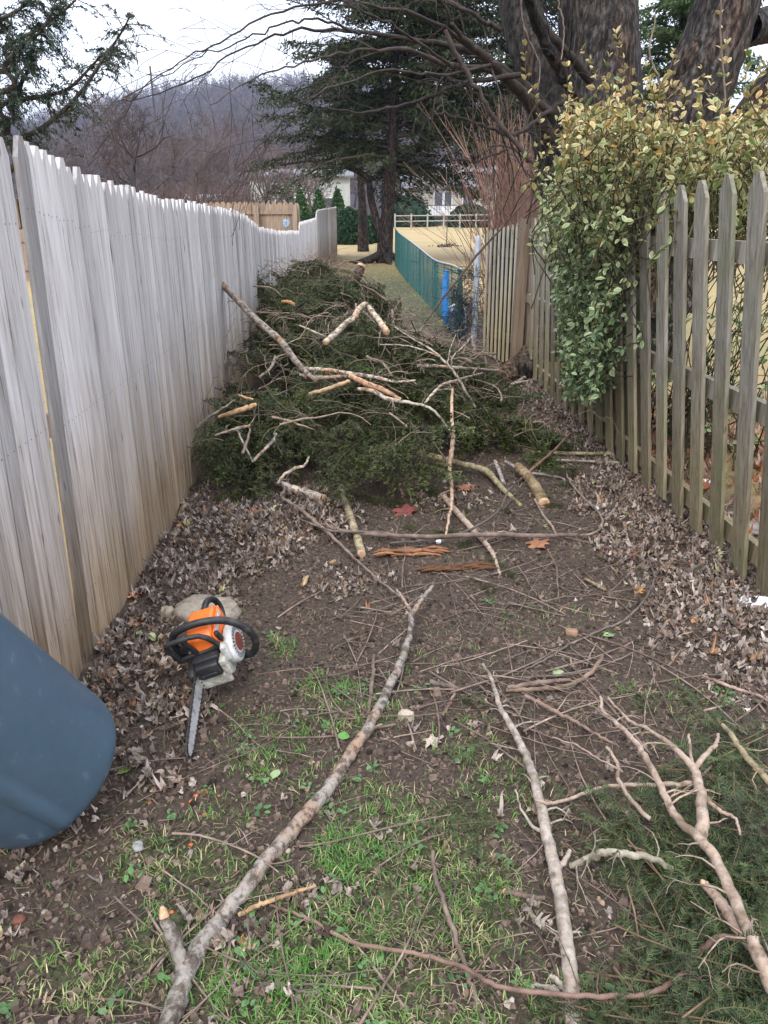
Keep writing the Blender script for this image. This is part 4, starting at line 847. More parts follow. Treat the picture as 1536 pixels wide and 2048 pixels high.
g = Geo(); box(g, (a, Y2 - 3, 2.4), (b, Y2 - 2.9, 2.5)); [box(g, (q, Y2 - 3, 0), (q + .15, Y2 - 2.85, 1.19)) for q in np.linspace(a, b - .2, 4)]; at0(g.build('handrail', M_dark, dk, smooth=False), dk)
g = Geo(); [box(g, (q, Y2 - 2.98, 1.42), (q + .08, Y2 - 2.92, 2.38)) for q in np.linspace(a + .1, b - .1, 20)]; at0(g.build('balusters', M_trim, dk, smooth=False), dk)
rl = thing('rail_fence', 'low pale split rail fence across the far edge of the lawn', 'fence', (X(870, 78), 78, 0)); a, b = X(790, 78), X(985, 78)
for zz in (.75, 1.25): g = Geo(); tube(g, [(a, 78, zz + .1), (b, 78, zz + .2)], .05, 5); at0(g.build('rail', M_wall2, rl), rl)
for q in np.linspace(a, b, 7): g = Geo(); tube(g, [(q, 78, 0), (q, 78, 1.55)], .09, 6); at0(g.build('post', M_wall2, rl), rl)
# clipped evergreens: cones and the rounded hedge
def leafy(name, label, cat, base, shape, n, group=None, cA=(.015, .045, .012), cB=(.045, .11, .03), size=.14):
    r = thing(name, label, cat, tuple(base), group); pts = []
    while len(pts) < n:
        q = rs.uniform(-1, 1, 3); q[2] = (q[2] + 1) / 2
        if shape(q): pts.append(q)
    return r, np.array(pts)
def bushy(name, label, cat, base, W_, H, n, cone, group=None, size=.14, cA=(.012, .035, .012), cB=(.04, .10, .03)):
    r = thing(name, label, cat, tuple(base), group); g = Geo(); u = rs.rand(n); a = rs.uniform(0, 6.28, n); z = u
    rad = (1 - z) ** .8 if cone else np.sqrt(np.clip(1 - (z * 1.05) ** 3, 0, 1)); rad = rad * W_ * rs.uniform(.8, 1.05, n)
    c = np.stack([base[0] + np.cos(a) * rad, base[1] + np.sin(a) * rad, base[2] + z * H], 1); d = np.stack([np.cos(a), np.sin(a), np.full(n, .7)], 1)
    clumps(g, c, d, size, size * .4, cA, cB, 3, .05); 
    at0(g.build('crown', M_needle, r, smooth=False), r)
    core = Geo(); zz = np.linspace(0, 1, 9); rr = ((1 - zz) ** .8 if cone else np.sqrt(np.clip(1 - (zz * 1.05) ** 3, 0, 1))) * W_ * .82
    tube(core, [(base[0], base[1], q * H) for q in zz], np.maximum(rr, .01), 10, tuple(np.array(cA) * 1.2), lump=.1); at0(core.build('inner_growth', M_needle, r), r)
for px in (602, 638, 676):
    b = P(px, 430, 46); b[2] = 0; bushy('cone_shrub', {602: 'bright green cone shrub, left of three behind the crosswise fence', 638: 'bright green cone shrub, middle of three behind the crosswise fence', 676: 'bright green cone shrub, right of three beside the rounded hedge bush'}[px], 'shrub', b, .85, 2.85, 900, True, 'cone shrubs behind the crosswise fence', cA=(.03, .07, .02), cB=(.08, .17, .045))
for px, Y, W_, H, lab in ((697, 44, 1.25, 1.9, 'dark green rounded hedge bush seen between the fence end and the mossy trunk'), (650, 45, 1.2, 1.8, 'dark green hedge bush mostly hidden behind the far end of the pale fence'), (742, 46, 1.0, 1.5, 'dark green hedge bush between the two evergreen trunks')):
    b = P(px, 430, Y); b[2] = 0; bushy('hedge_bush', lab, 'bush', b, W_, H, 2200, False)
for q, (px, Y, W_, H) in enumerate([(815, 88, 2.6, 3.6), (940, 86, 2.4, 2.6), (845, 90, 1.6, 1.6)]):
    b = P(px, 430, Y); b[2] = 0; bushy('garden_shrub', ['large dark garden shrub at the left corner of the cream house', 'rounded garden shrub right of the deck', 'low garden shrub left of the deck'][q], 'shrub', b, W_, H, 900, False, size=.3)
# staked sapling on the lawn
b = G(893, 494); s = thing('sapling', 'thin staked sapling stick standing alone in the tan lawn', 'sapling', tuple(b)); g = Geo(); tube(g, [b, [b[0], b[1], P(893, 436, b[1])[2]]], [.03, .016], 5); at0(g.build('stem', M_twig, s), s)
g = Geo(); C = b + np.stack([rs.normal(0, .35, 60), rs.normal(0, .3, 60), rs.uniform(.02, .06, 60)], 1)
for c in C: tube(g, [c, c + rs.normal(0, .06, 3) + [0, 0, .02]], .03, 4)
o = at0(g.build('mulch', M_dark, s), s); o['kind'] = 'stuff'

# ------------------------------------------------------------------ blue bin lying on its side
bin_ = thing('trash_can', 'blue grey plastic trash can tipped over against the fence at the left edge', 'trash can', (-1.0, 1.25, 0))
def lathe(pts2, A, ax, n=64, warp=None):
    ax = nrm(ax); e1 = nrm(np.cross(ax, [0, 0, 1.])); e2 = np.cross(e1, ax)
    an = np.arange(n) / n * 2 * math.pi; V = []
    for (s, r) in pts2:
        rr = r * (np.ones(n) if warp is None else warp(an, s)); V.append(A + ax * s + (e1 * (np.cos(an) * rr)[:, None] + e2 * (np.sin(an) * rr)[:, None]))
    k = len(pts2); i = np.arange(k - 1)[:, None] * n; j = np.arange(n)[None]; j2 = (j + 1) % n
    return np.array(V).reshape(-1, 3), np.stack([i + j, i + j2, i + n + j2, i + n + j], -1).reshape(-1, 4), e1, e2
BIN_END = np.array([-.908, 1.734, .1175]); BIN_AX = nrm([.3146, .4053, -.8583])   # axis towards the narrow end
prof = [(-.62, .243), (-.4, .238), (-.2, .234), (-.06, .2305), (-.03, .2295), (-.012, .226), (-.003, .221), (.0, .213), (.0, .18), (-.012, .0)]
rib = lambda an, s: 1 + (0.0 if s > -.02 else 1) * (.075 * (np.exp(-((((an - BIN_RIB + math.pi) % (2 * math.pi)) - math.pi) / .085) ** 6) + np.exp(-((((an - BIN_RIB - 3.14 + math.pi) % (2 * math.pi)) - math.pi) / .085) ** 6)))
BIN_RIB = 5.93
V, Q, e1, e2 = lathe(prof, BIN_END, BIN_AX, 160, rib)
g = Geo(); g.add(V, Q)
M_bin = mat('blue_grey_plastic', [(.3, (.048, .080, .112)), (.7, (.066, .105, .145))], 2.2, detail=8, bump=.12, bscale=160, bdist=.001, rough=.36, spec=.5, second=(26, [(.27, (1.7, 1.6, 1.4)), (.36, (1, 1, 1)), (.7, (.9, .9, .9))]))
at0(g.build('can_body', M_bin, bin_), bin_)
g = Geo(); V, Q, _, _ = lathe([(-.63, .24), (-.63, .262), (-.60, .264), (-.59, .243)], BIN_END, BIN_AX, 64); g.add(V, Q); at0(g.build('rim', M_bin, bin_), bin_)
for s in (-1,):
    g = Geo(); c = BIN_END - BIN_AX * .52 + e2 * s * .25; tube(g, smooth_path([c - e1 * .07, c - e1 * .06 + e2 * s * .05, c + e1 * .06 + e2 * s * .05, c + e1 * .07]), .012, 8); at0(g.build('handle', M_bin, bin_), bin_)

# ------------------------------------------------------------------ chainsaw (x = its right, y = forward, z = up), then posed
saw = thing('chainsaw', 'orange and white chainsaw with a black wrap handle, its bar pointing to the viewer', 'chainsaw', (0, 0, 0))
F_ = nrm([.0, -1, -.10]); roll = R(20); r0 = nrm(np.cross(F_, [0, 0, 1.])); u0 = np.cross(r0, F_)
F_ = nrm(np.array([.07, -1, -.20])); r0 = nrm(np.cross(F_, [0, 0, 1.])); u0 = np.cross(r0, F_)
U_ = u0 * math.cos(roll) + r0 * math.sin(roll); R_ = np.cross(F_, U_)
SM = np.stack([R_, F_, U_], 1)
def sbuild(g, name, m, bev=0, smooth=False, parent=None):
    V, C, Q, T_ = g.arrays(); g2 = Geo(); g2.add(V, Q, T_, C); o = g2.build(name, m, parent or saw, smooth)
    if bev: bevel(o, bev, 3)
    for p in o.data.polygons: p.use_smooth = True if (bev or smooth) else False
    return o
M_or = mat('orange_plastic', [(.3, (.62, .115, .012)), (.7, (.76, .155, .02))], 9, bump=.05, rough=.38, spec=.5, second=(18, [(.3, (.72, .7, .68)), (.45, (1, 1, 1))]))
M_bl = mat('black_plastic', [(.3, (.010, .010, .011)), (.7, (.028, .028, .030))], 30, bump=.25, bdist=.0015, rough=.5, spec=.4, second=(14, [(.3, (2.5, 2.2, 1.9)), (.42, (1, 1, 1))]))
M_wh = mat('white_plastic_cover', [(.3, (.38, .37, .35)), (.7, (.58, .57, .55))], 12, bump=.05, rough=.45, second=(30, [(.3, (.55, .5, .42)), (.45, (1, 1, 1))]))
M_mg = mat('oily_magnesium', [(.3, (.13, .11, .085)), (.5, (.33, .31, .26)), (.7, (.46, .44, .39))], 22, bump=.4, rough=.55)
M_rd = mat('dark_red_label', [(.3, (.14, .03, .02)), (.7, (.22, .06, .04))], 20, bump=0); M_st = mat('worn_steel', [(.3, (.30, .29, .28)), (.5, (.52, .51, .50)), (.7, (.62, .61, .60))], 14, stretch=(1, 1, 1), bump=.08, rough=.38, metal=.5, second=(22, [(.3, (.35, .3, .25)), (.42, (1, 1, 1))])); M_ch = mat('chain_steel', [(.3, (.02, .018, .016)), (.7, (.10, .09, .085))], 60, bump=0, rough=.45, metal=.5)
def poly_box(outline_yz, x0, x1):   # profile in (y,z), extruded along x
    g = Geo(); prism(g, outline_yz, x0, x1, lambda u, v, t: np.array([t, u, v])); return g
# crankcase
sbuild(poly_box([(-.13, .0), (.10, .0), (.128, .02), (.128, .085), (.10, .11), (-.12, .10)], -.078, .07), 'crankcase', M_mg, .012)
sbuild(poly_box([(.129, -.012), (.150, .0), (.150, .052), (.129, .06)], -.07, .072), 'front_plate', M_mg, .006)
g = Geo(); box(g, (-.085, .09, .04), (-.055, .152, .125)); sbuild(g, 'side_plate', M_mg, .006)
# muffler
g = Geo(); box(g, (-.05, .10, .056), (.055, .158, .128)); mf = sbuild(g, 'muffler', M_bl, .010)
g = Geo(); box(g, (-.034, .1585, .066), (.040, .166, .088)); sbuild(g, 'outlet_guard', M_bl, .003, parent=mf)
g = Geo(); box(g, (-.06, .04, .11), (.06, .13, .145)); sbuild(g, 'cylinder_shroud', M_bl, .008)
# orange top cover, sloping
g = Geo(); o3 = [(-.155, .10), (.092, .135), (.075, .215), (.03, .238), (-.10, .232), (-.155, .18)]
g = poly_box(o3, -.062, .055); tcv = sbuild(g, 'top_cover', M_or, .016)
g = Geo(); box(g, (-.075, -.12, .11), (-.0625, .08, .215)); sbuild(g, 'side_cover', M_or, .01)
g = Geo(); box(g, (-.0785, -.09, .19), (-.0755, .05, .213)); sbuild(g, 'cover_stripe', M_wh, .001, parent=tcv)
# starter cover with slots and label
g = Geo(); an = np.linspace(0, 2 * math.pi, 29)[:-1]; ol = [(.01 + .092 * math.cos(a) * (1.08 if abs(math.cos(a)) > .5 else 1), .085 + .078 * math.sin(a)) for a in an]
sc_ = sbuild(poly_box(ol, -.122, -.079), 'starter_cover', M_wh, .012)
g = Geo(); ol2 = [(.01 + .045 * math.cos(a), .085 + .038 * math.sin(a)) for a in an]; sbuild(poly_box(ol2, -.1265, -.1222), 'label', M_rd, .001, parent=sc_)
g = Geo()
for rr in (.058, .066, .074):
    for a in np.linspace(0.1, 6.1, 26): c = (.01 + rr * 1.05 * math.cos(a), .085 + rr * .87 * math.sin(a)); box(g, (-.1232, c[0] - .003, c[1] - .003), (-.1221, c[0] + .003, c[1] + .003))
sbuild(g, 'cooling_slots', M_bl, parent=sc_)
g = Geo(); ol = [(.085, .10), (.125, .09), (.125, .17), (.085, .175)]; sbuild(poly_box(ol, -.105, -.079), 'corner_cover', M_wh, .008)
# clutch side and nuts
ol = [(-.06, .01), (.12, .01), (.145, .035), (.14, .085), (.06, .11), (-.06, .09)]; cc = sbuild(poly_box(ol, .074, .105), 'clutch_cover', M_bl, .01)
for yy in (.03, .07):
    g = Geo(); tube(g, [(.105, yy, .05), (.113, yy, .05)], .009, 6); sbuild(g, 'bar_nut', M_st, parent=cc)
g = Geo()      # spikes by the bar root
for zz in (.0, .02, .04, .06): g.add([(.055, .128, zz), (.055, .128, zz + .016), (.055, .158, zz + .008), (.06, .128, zz), (.06, .128, zz + .016), (.06, .158, zz + .008)], [[0, 3, 5, 2], [1, 2, 5, 4]], [[0, 2, 1], [3, 4, 5]])
sbuild(g, 'bumper_spike', M_ch)
# bar and chain
x_ = .070; n_ = 24; BL = .535; hb_ = .036
top_ = [(y_, .048 + hb_ * (1 - .35 * max(0, (y_ - .13) / (BL - .13)) ** 2)) for y_ in np.linspace(.08, BL - .03, 12)]; bot = [(y_, .048 - hb_ * (1 - .35 * max(0, (y_ - .13) / (BL - .13)) ** 2)) for y_ in np.linspace(BL - .03, .08, 12)]
nose = [(BL - .03 + .034 * math.sin(a), .048 + hb_ * .65 * math.cos(a)) for a in np.linspace(.25, math.pi - .25, 9)]
br = sbuild(poly_box(top_ + nose + bot, x_ - .0022, x_ + .0022), 'guide_bar', M_st)
g = Geo(); loop = np.array([(x_, a, b) for a, b in top_ + nose + bot]); cpt = smooth_path(loop, 150)
for i in range(0, 148, 1):
    a, b = cpt[i], cpt[i + 1]; d = nrm(b - a); nn = np.cross([1., 0, 0], d); h = .0085 if i % 3 == 0 else .0048; s = -1 if True else 1
    c = (a + b) / 2 + nn * s * (-.001); ww = .0042
    M3 = np.stack([[1, 0, 0], d, nn * s], 1); Vb = np.array([[sx * ww, sy * .0042, sz] for sz in (-.002, h) for sy in (-1, 1) for sx in (-1, 1)]); Vb = Vb @ M3.T + c
    g.add(Vb, [[0, 2, 3, 1], [4, 5, 7, 6], [0, 1, 5, 4], [1, 3, 7, 5], [3, 2, 6, 7], [2, 0, 4, 6]])
chn = sbuild(g, 'chain', M_ch)
# wrap handle and guard and rear handle
hp = smooth_path([(.10, .0, .02), (.128, .005, .09), (.135, .02, .17), (.105, .035, .245), (.04, .045, .275), (-.05, .045, .272), (-.13, .035, .235), (-.185, .02, .15), (-.19, .01, .06), (-.15, 0, -.01), (-.09, -.01, -.018)], 60)
g = Geo(); tube(g, hp, .017, 14); sbuild(g, 'front_handle', M_bl, smooth=True)
def fr(u, v): return np.array([u, .098 + (v - .2) * .25, v])
g = Geo()
for seg_ in ([(.118, .135), (.122, .24), (.098, .268), (-.03, .262), (-.075, .16), (-.085, .118)], [(.118, .135), (.07, .148), (-.02, .150), (-.075, .16)], [(.045, .264), (.030, .148)]):
    tube(g, smooth_path([fr(*q) for q in seg_], 16), .0115, 8)
sbuild(g, 'hand_guard', M_bl, smooth=True)
g = Geo(); tube(g, smooth_path([(0, -.12, .20), (0, -.20, .19), (0, -.28, .13), (0, -.29, .06), (0, -.22, .02), (0, -.12, .03)], 24), .015, 10); sbuild(g, 'rear_handle', M_bl, smooth=True)
g = Geo(); tube(g, [(.085, .03, .17), (.085, .06, .175)], .022, 14); sbuild(g, 'cap', M_bl, smooth=True)
g = Geo(); tube(g, [(-.085, .06, .17), (-.085, .075, .22)], .012, 8); sbuild(g, 'choke_knob', M_bl, smooth=True)
tipw = gpt(379, 1528); tipw[2] += .028                     # the bar's nose rests on the leaves
SM = SM * .80
loc = tipw - SM @ np.array([x_, BL, .048])
saw.matrix_world = Matrix([[*SM[0], loc[0]], [*SM[1], loc[1]], [*SM[2], loc[2]], [0, 0, 0, 1]])

# ------------------------------------------------------------------ stones, bricks and other bits
def rock(name, label, cat, px, py, size, col, m=M_stone, h=.5, flat=False, seed=0, group=None, sink=.3):
    r2 = np.random.RandomState(seed); p = gpt(px, py); g = Geo(); nu, nv = 9, 14; V = []
    for i in range(nu):
        a = math.pi * (i + .5) / nu
        for j in range(nv):
            b = 2 * math.pi * j / nv; c = np.sign(math.cos(b)) * abs(math.cos(b)) ** .7; s = np.sign(math.sin(b)) * abs(math.sin(b)) ** .7
            k = r2.uniform(.86, 1.1); V.append([size[0] / 2 * math.sin(a) ** .6 * c * k, size[1] / 2 * math.sin(a) ** .6 * s * k, size[2] * (.5 + .5 * math.copysign(abs(math.cos(a)) ** (.35 if flat else .8), math.cos(a)) * k) - sink * size[2]])
    V.append([0, 0, size[2] * (1 - sink)]); V.append([0, 0, -size[2] * sink]); V = np.array(V)
    i = np.arange(nu - 1)[:, None] * nv; j = np.arange(nv)[None]; j2 = (j + 1) % nv; Q = np.stack([i + j, i + nv + j, i + nv + j2, i + j2], -1).reshape(-1, 4)
    T_ = [[nu * nv, q, (q + 1) % nv] for q in range(nv)] + [[nu * nv + 1, (nu - 1) * nv + (q + 1) % nv, (nu - 1) * nv + q] for q in range(nv)]
    g.add(V, Q, T_, col); o = g.build(name, m, None); o.location = p; o.rotation_euler = (r2.uniform(-.1, .1), r2.uniform(-.1, .1), r2.uniform(-.4, .4)); return tag(o, label, cat, group)
M_brick = mat('old_brick', [(.3, (.17, .085, .055)), (.7, (.30, .16, .11))], 20, bump=.5, use_col=True)
rock('concrete_slab', 'broken pale concrete slab lying behind the chainsaw', 'concrete slab', 412, 1232, (.30, .20, .07), (1.0, .95, .85), seed=3, flat=True)
rock('stone', 'small lumpy stone at the left end of the concrete slab', 'stone', 335, 1232, (.055, .06, .06), (1.2, 1.12, .9), seed=4)
rock('stone', 'pale pointed stone beside the forked branch in the middle of the lane', 'stone', 812, 1436, (.055, .05, .04), (1.3, 1.2, 1.05), seed=5)
rock('brick_piece', 'small tan brick piece lying on bare soil right of centre', 'brick', 1143, 1268, (.052, .04, .03), (.95, 1.1, 1.05), M_brick, seed=6, flat=True)
rock('stone', 'small grey blue stone lying in front of the trash can', 'stone', 276, 1695, (.03, .035, .02), (.9, 1.0, 1.1), seed=7)
rock('brick_piece', 'dark red brick fragment in the bottom left corner soil', 'brick', 38, 1842, (.03, .03, .015), (.55, .4, .4), M_brick, seed=8)
rock('charcoal_piece', 'black lump of charcoal in the straw coloured grass', 'charcoal', 342, 1765, (.035, .02, .015), (.1, .1, .11), seed=9)
for q, (px, py, s) in enumerate([(408, 1585, .022), (392, 1592, .014), (300, 1607, .012), (384, 1604, .017), (438, 1592, .009), (409, 1630, .014), (382, 1690, .013), (343, 1825, .012), (365, 1610, .012)]):
    rock('brick_chip', 'bright orange brick chip in the soil below the tip of the saw bar', 'brick chip', px, py, (s, s * .8, s * .5), (1.9, .95, .55), M_brick, seed=20 + q, group='orange brick chips below the saw bar')
for q in range(60):
    px, py = rs.uniform(60, 700), rs.uniform(1500, 1950); s = rs.uniform(.006, .016)
    if px > 260 or py > 1720: rock('pebble', 'tiny pebble in the soil of the lane', 'pebble', px, py, (s, s, s * .6), tuple(np.array([1, .92, .8]) * rs.uniform(.5, 1.5)), seed=60 + q, group='tiny pebbles scattered in the soil')
rock('snow_patch', 'small white patch of old snow at the foot of the right fence', 'snow', 1518, 1212, (.20, .10, .05), (1, 1, 1), M_snow, seed=31)
rock('snow_patch', 'tiny scrap of snow by the curved twig right of the heap', 'snow', 1196, 1018, (.06, .05, .02), (1, 1, 1), M_snow, seed=32, sink=.1)
rock('snow_patch', 'tiny scrap of snow under the long thin branch in front of the heap', 'snow', 877, 1086, (.03, .03, .02), (1, 1, 1), M_snow, seed=33, sink=.1)
rock('snow_patch', 'bit of snow on the leaves behind the right pickets', 'snow', 1405, 965, (.10, .1, .02), (1, 1, 1), M_snow, seed=34, sink=.1)
rock('slate_piece', 'flat grey stone behind the right pickets', 'stone', 1490, 1055, (.30, .2, .03), (.8, .8, .8), seed=35, flat=True)
def flatleaf(px, py, s, col, label, name='fallen_leaf', lobed=False, rot=0., m=M_leaf):
    p = gpt(px, py); g = Geo()
    if lobed:
        k = 22; V = [[0, 0, .0]]; r2 = np.random.RandomState(int(px))
        for i in range(k): a = i / k * 2 * math.pi; r_ = s * (.5 if i % 4 in (1, 2) else .28) * (1.15 if i < 5 else 1) * r2.uniform(.85, 1.15); V.append([math.cos(a) * r_, math.sin(a) * r_, r2.uniform(.0, .25) * s * .5])
        g.add(V, None, [[0, i + 1, (i + 1) % k + 1] for i in range(k)], col)
    else:
        V, Q, T_, C = leaf_proto(1, .8, .16, .08, (1, 1, 1), (.85, .95, .8)); g.add(V * s, Q, T_, C * np.array(col))
    o = g.build(name, m); o.location = p + [0, 0, .008]; o.rotation_euler = (.08, -.1, rot); return tag(o, label, 'leaf')
flatleaf(546, 1562, .042, (.30, .36, .19), 'pale green leaf lying on soil below the chainsaw bar', rot=-.3)
flatleaf(1105, 1352, .05, (.30, .36, .20), 'pale green leaf lying by the curved stick right of centre', rot=-1.2)
flatleaf(1205, 1275, .05, (.27, .33, .17), 'green leaf lying between twigs right of the brick piece', rot=-1.5)
flatleaf(235, 1552, .05, (.20, .25, .08), 'olive green leaf tucked against the trash can', rot=-.9)
flatleaf(700, 1478, .045, (.10, .22, .06), 'fresh green leaf against the forked branch', rot=1.4)
flatleaf(775, 1415, .035, (.33, .36, .22), 'pale leaf behind the forked branch', rot=.4)
flatleaf(1275, 1184, .07, (.42, .22, .06), 'golden orange crumpled leaf at the right side of the bare soil', lobed=True)
flatleaf(1075, 1092, .13, (.36, .17, .09), 'orange oak leaf lying right of the centre in front of the heap', lobed=True)
flatleaf(1255, 1115, .13, (.22, .09, .055), 'dark rust red oak leaf on bare soil near the right fence', lobed=True)
flatleaf(812, 1028, .16, (.20, .06, .05), 'dark red oak leaf at the front foot of the heap', lobed=True)
flatleaf(505, 1028, .12, (.28, .13, .08), 'reddish brown oak leaf in the grey leaves left of the heap', lobed=True)
flatleaf(930, 980, .13, (.26, .12, .07), 'rust coloured oak leaf under the twisted pale branch', lobed=True)
flatleaf(272, 1192, .08, (.45, .18, .08), 'orange brown leaf at the foot of the board fence', lobed=True)
flatleaf(222, 1348, .06, (.5, .2, .08), 'orange leaf among grey leaves beside the trash can', lobed=True)
flatleaf(545, 1020, .06, (.6, .55, .2), 'yellow leaf in the grey leaves near the sawn log', lobed=False)
flatleaf(865, 1488, .07, (.42, .34, .27), 'curled beige leaf right of the forked branch', lobed=True)

# ------------------------------------------------------------------ leaf litter (uncountable)
rs.seed(99)
def curled(seed):
    r2 = np.random.RandomState(seed); k = 16; V = [[0, 0, 0]]; ph = r2.uniform(0, 6.28); cu = r2.uniform(1.0, 3.2); kk = r2.uniform(.5, 1.4)
    mid = []; outr = []
    for i in range(k):
        a = i / k * 2 * math.pi; r_ = (.5 if i % 3 == 0 else (.44 if i % 3 == 1 else .33)) * r2.uniform(.75, 1.2)
        for q, f in ((mid, .55), (outr, 1.)):
            x, y_ = math.cos(a) * r_ * f, math.sin(a) * r_ * f * .58
            z = cu * x * x * 1.3 + .25 * math.sin(3 * a + ph) * f * r_ * kk + .2 * y_ * math.sin(ph) + r2.uniform(-.03, .03)
            q.append([x * (1 - .35 * abs(cu) * abs(x)), y_, z])
    V += mid + outr; T_ = [[0, i + 1, (i + 1) % k + 1] for i in range(k)]; Q = [[i + 1, i + 1 + k, (i + 1) % k + 1 + k, (i + 1) % k + 1] for i in range(k)]
    V = np.array(V); C = np.ones((len(V), 3)); C[0] = .7; C[1 + k:] *= r2.uniform(.85, 1.15, (k, 1)); return V, np.array(Q), np.array(T_), C
LEAFP = [curled(s) for s in range(10)]
# px centre, radii, relative density (traced)
LEAF_Z = [(430, 1080, 210, 95, 1.), (600, 1030, 130, 60, .9), (330, 1150, 150, 80, 1.), (260, 1330, 110, 150, 1.), (360, 1400, 80, 100, .95), (250, 1440, 90, 120, 1.), (330, 1560, 70, 60, .7), (200, 1250, 60, 60, 1.), (400, 1200, 110, 40, .5),
          (1290, 1080, 120, 70, .95), (1400, 1180, 160, 110, 1.), (1500, 1260, 120, 120, 1.), (1230, 1010, 100, 40, .8), (1180, 980, 70, 30, .6), (1480, 1380, 90, 60, .6), (1340, 1300, 80, 40, .4),
          (480, 1880, 90, 40, .5), (620, 1790, 90, 40, .45), (560, 1990, 120, 40, .5), (420, 1830, 70, 40, .3), (760, 1660, 30, 25, .5), (690, 1860, 60, 40, .35), (700, 1170, 100, 40, .35), (1080, 1830, 60, 40, .5), (960, 1420, 60, 60, .25), (900, 1000, 100, 30, .4), (1100, 1600, 60, 50, .25)]
n = 260000; x = rs.uniform(-1.02, 2.2, n); y_ = 1.0 + 6.5 * rs.uniform(0, 1, n) ** 1.15
px, py, zc = proj(np.stack([x, y_, np.zeros(n)], 1)); den = np.full(n, .020)
for cx, cy, rx, ry, a in LEAF_Z: den = np.maximum(den, a * np.clip(1.7 - 1.7 * (((px - cx) / rx) ** 2 + ((py - cy) / ry) ** 2), 0, 1))
edge = np.exp(-((x + 1.0) / .16) ** 2) * .55 * (y_ < 4.5) + np.exp(-((x - 1.85) / .25) ** 2) * .8
den = np.maximum(den, edge); den *= .75 + .5 * np.sin(x * 11 + 3 * np.sin(y_ * 7)) * np.sin(y_ * 9)
den = np.where((y_ > 4.6) & (x < 1.4), np.minimum(den, .1), den)
ok = (rs.rand(n) < den * .27) & (py < 2120) & (px > -60) & (px < 1600); x, y_, den = x[ok], y_[ok], den[ok]; n = len(x)
print('leaves', n)
g = Geo(); z = gz(x, y_) + .006 + rs.uniform(0, .035, n) * np.clip(den, 0, 1)
axis = nrm(rs.normal(0, 1, (n, 3)) * np.array([1, 1, .35])); Rm = frames(axis, rs.uniform(-.9, .9, n) + np.where(rs.rand(n) < .5, 0, math.pi)); s = rs.uniform(.020, .054, n); Rm = Rm * s[:, None, None]
base = np.array([[.28, .225, .19], [.36, .30, .26], [.20, .15, .12], [.12, .085, .068], [.42, .36, .315], [.31, .22, .155]])
tint = base[rs.randint(0, 6, n)] * rs.uniform(.5, 1.25, (n, 1)) * np.array([1., .97, .94]); rare = rs.rand(n); tint[rare < .012] = [.40, .20, .10]; tint[(rare > .012) & (rare < .02)] = [.40, .42, .2]
which = rs.randint(0, 10, n); off = np.stack([x, y_, z], 1)
for k in range(10):
    q = which == k; V, Q, T_, C = LEAFP[k]; g.merge(V, Q, T_, C, Rm[q], off[q], tint=tint[q])
# thin scatter right of the picket fence too
n2 = 2600; x = rs.uniform(1.9, 4.6, n2); y_ = rs.uniform(2.2, 6.8, n2); off = np.stack([x, y_, gz(x, y_) + .02], 1); tint = np.array([[.34, .22, .16]]) * rs.uniform(.5, 1.4, (n2, 1)); tint[rs.rand(n2) < .3] = [.42, .17, .09]
Rm = frames(nrm(rs.normal(0, 1, (n2, 3)) * [1, 1, .3]), rs.uniform(-.7, .7, n2)) * rs.uniform(.05, .10, n2)[:, None, None]; V, Q, T_, C = LEAFP[3]; g.merge(V, Q, T_, C, Rm, off, tint=tint)
tag(g.build('leaf_litter', M_leaf, None, smooth=False), kind='stuff')

# ------------------------------------------------------------------ soil crumbs and fine debris
n = 46000; x = rs.uniform(-1.02, 2.0, n); y_ = 1.0 + 5.5 * rs.uniform(0, 1, n) ** 1.3; g = Geo()
V = np.array([[-.5, -.5, 0], [.5, -.4, 0], [.45, .5, 0], [-.5, .45, 0], [-.25, -.3, .6], [.3, -.2, .7], [.2, .3, .55], [-.3, .25, .6]]); Q = np.array([[4, 5, 6, 7], [0, 1, 5, 4], [1, 2, 6, 5], [2, 3, 7, 6], [3, 0, 4, 7]])
Rm = frames(nrm(rs.normal(0, 1, (n, 3)) * [1, 1, .2])) * (rs.gamma(2., .0028, n) + .002)[:, None, None]
g.merge(V, Q, np.zeros((0, 3), int), np.ones((8, 3)), Rm, np.stack([x, y_, gz(x, y_)], 1), tint=np.array([.075, .052, .04]) * rs.uniform(.25, 2.6, (n, 1)))
# short straw and needle bits lying flat
n = 30000; x = rs.uniform(-1.0, 2.0, n); y_ = 1.0 + 6. * rs.uniform(0, 1, n) ** 1.2
V = np.array([[-.5, -.5, 0], [.5, -.5, 0], [.5, .5, .0], [-.5, .5, .0]]) * [.07, 1, 1]; L_ = rs.uniform(.008, .034, n); Rm = frames(nrm(rs.normal(0, 1, (n, 3)) * [1, 1, .12])) * L_[:, None, None]
tint = np.array([[.20, .145, .095]]) * rs.uniform(.3, 1.5, (n, 1)); tint[rs.rand(n) < .25] = [.07, .10, .03]; g.merge(V, np.array([[0, 1, 2, 3]]), np.zeros((0, 3), int), np.ones((4, 3)), Rm, np.stack([x, y_, gz(x, y_) + .008], 1), tint=tint)
tag(g.build('soil_debris', M_leaf, None, smooth=False), kind='stuff')

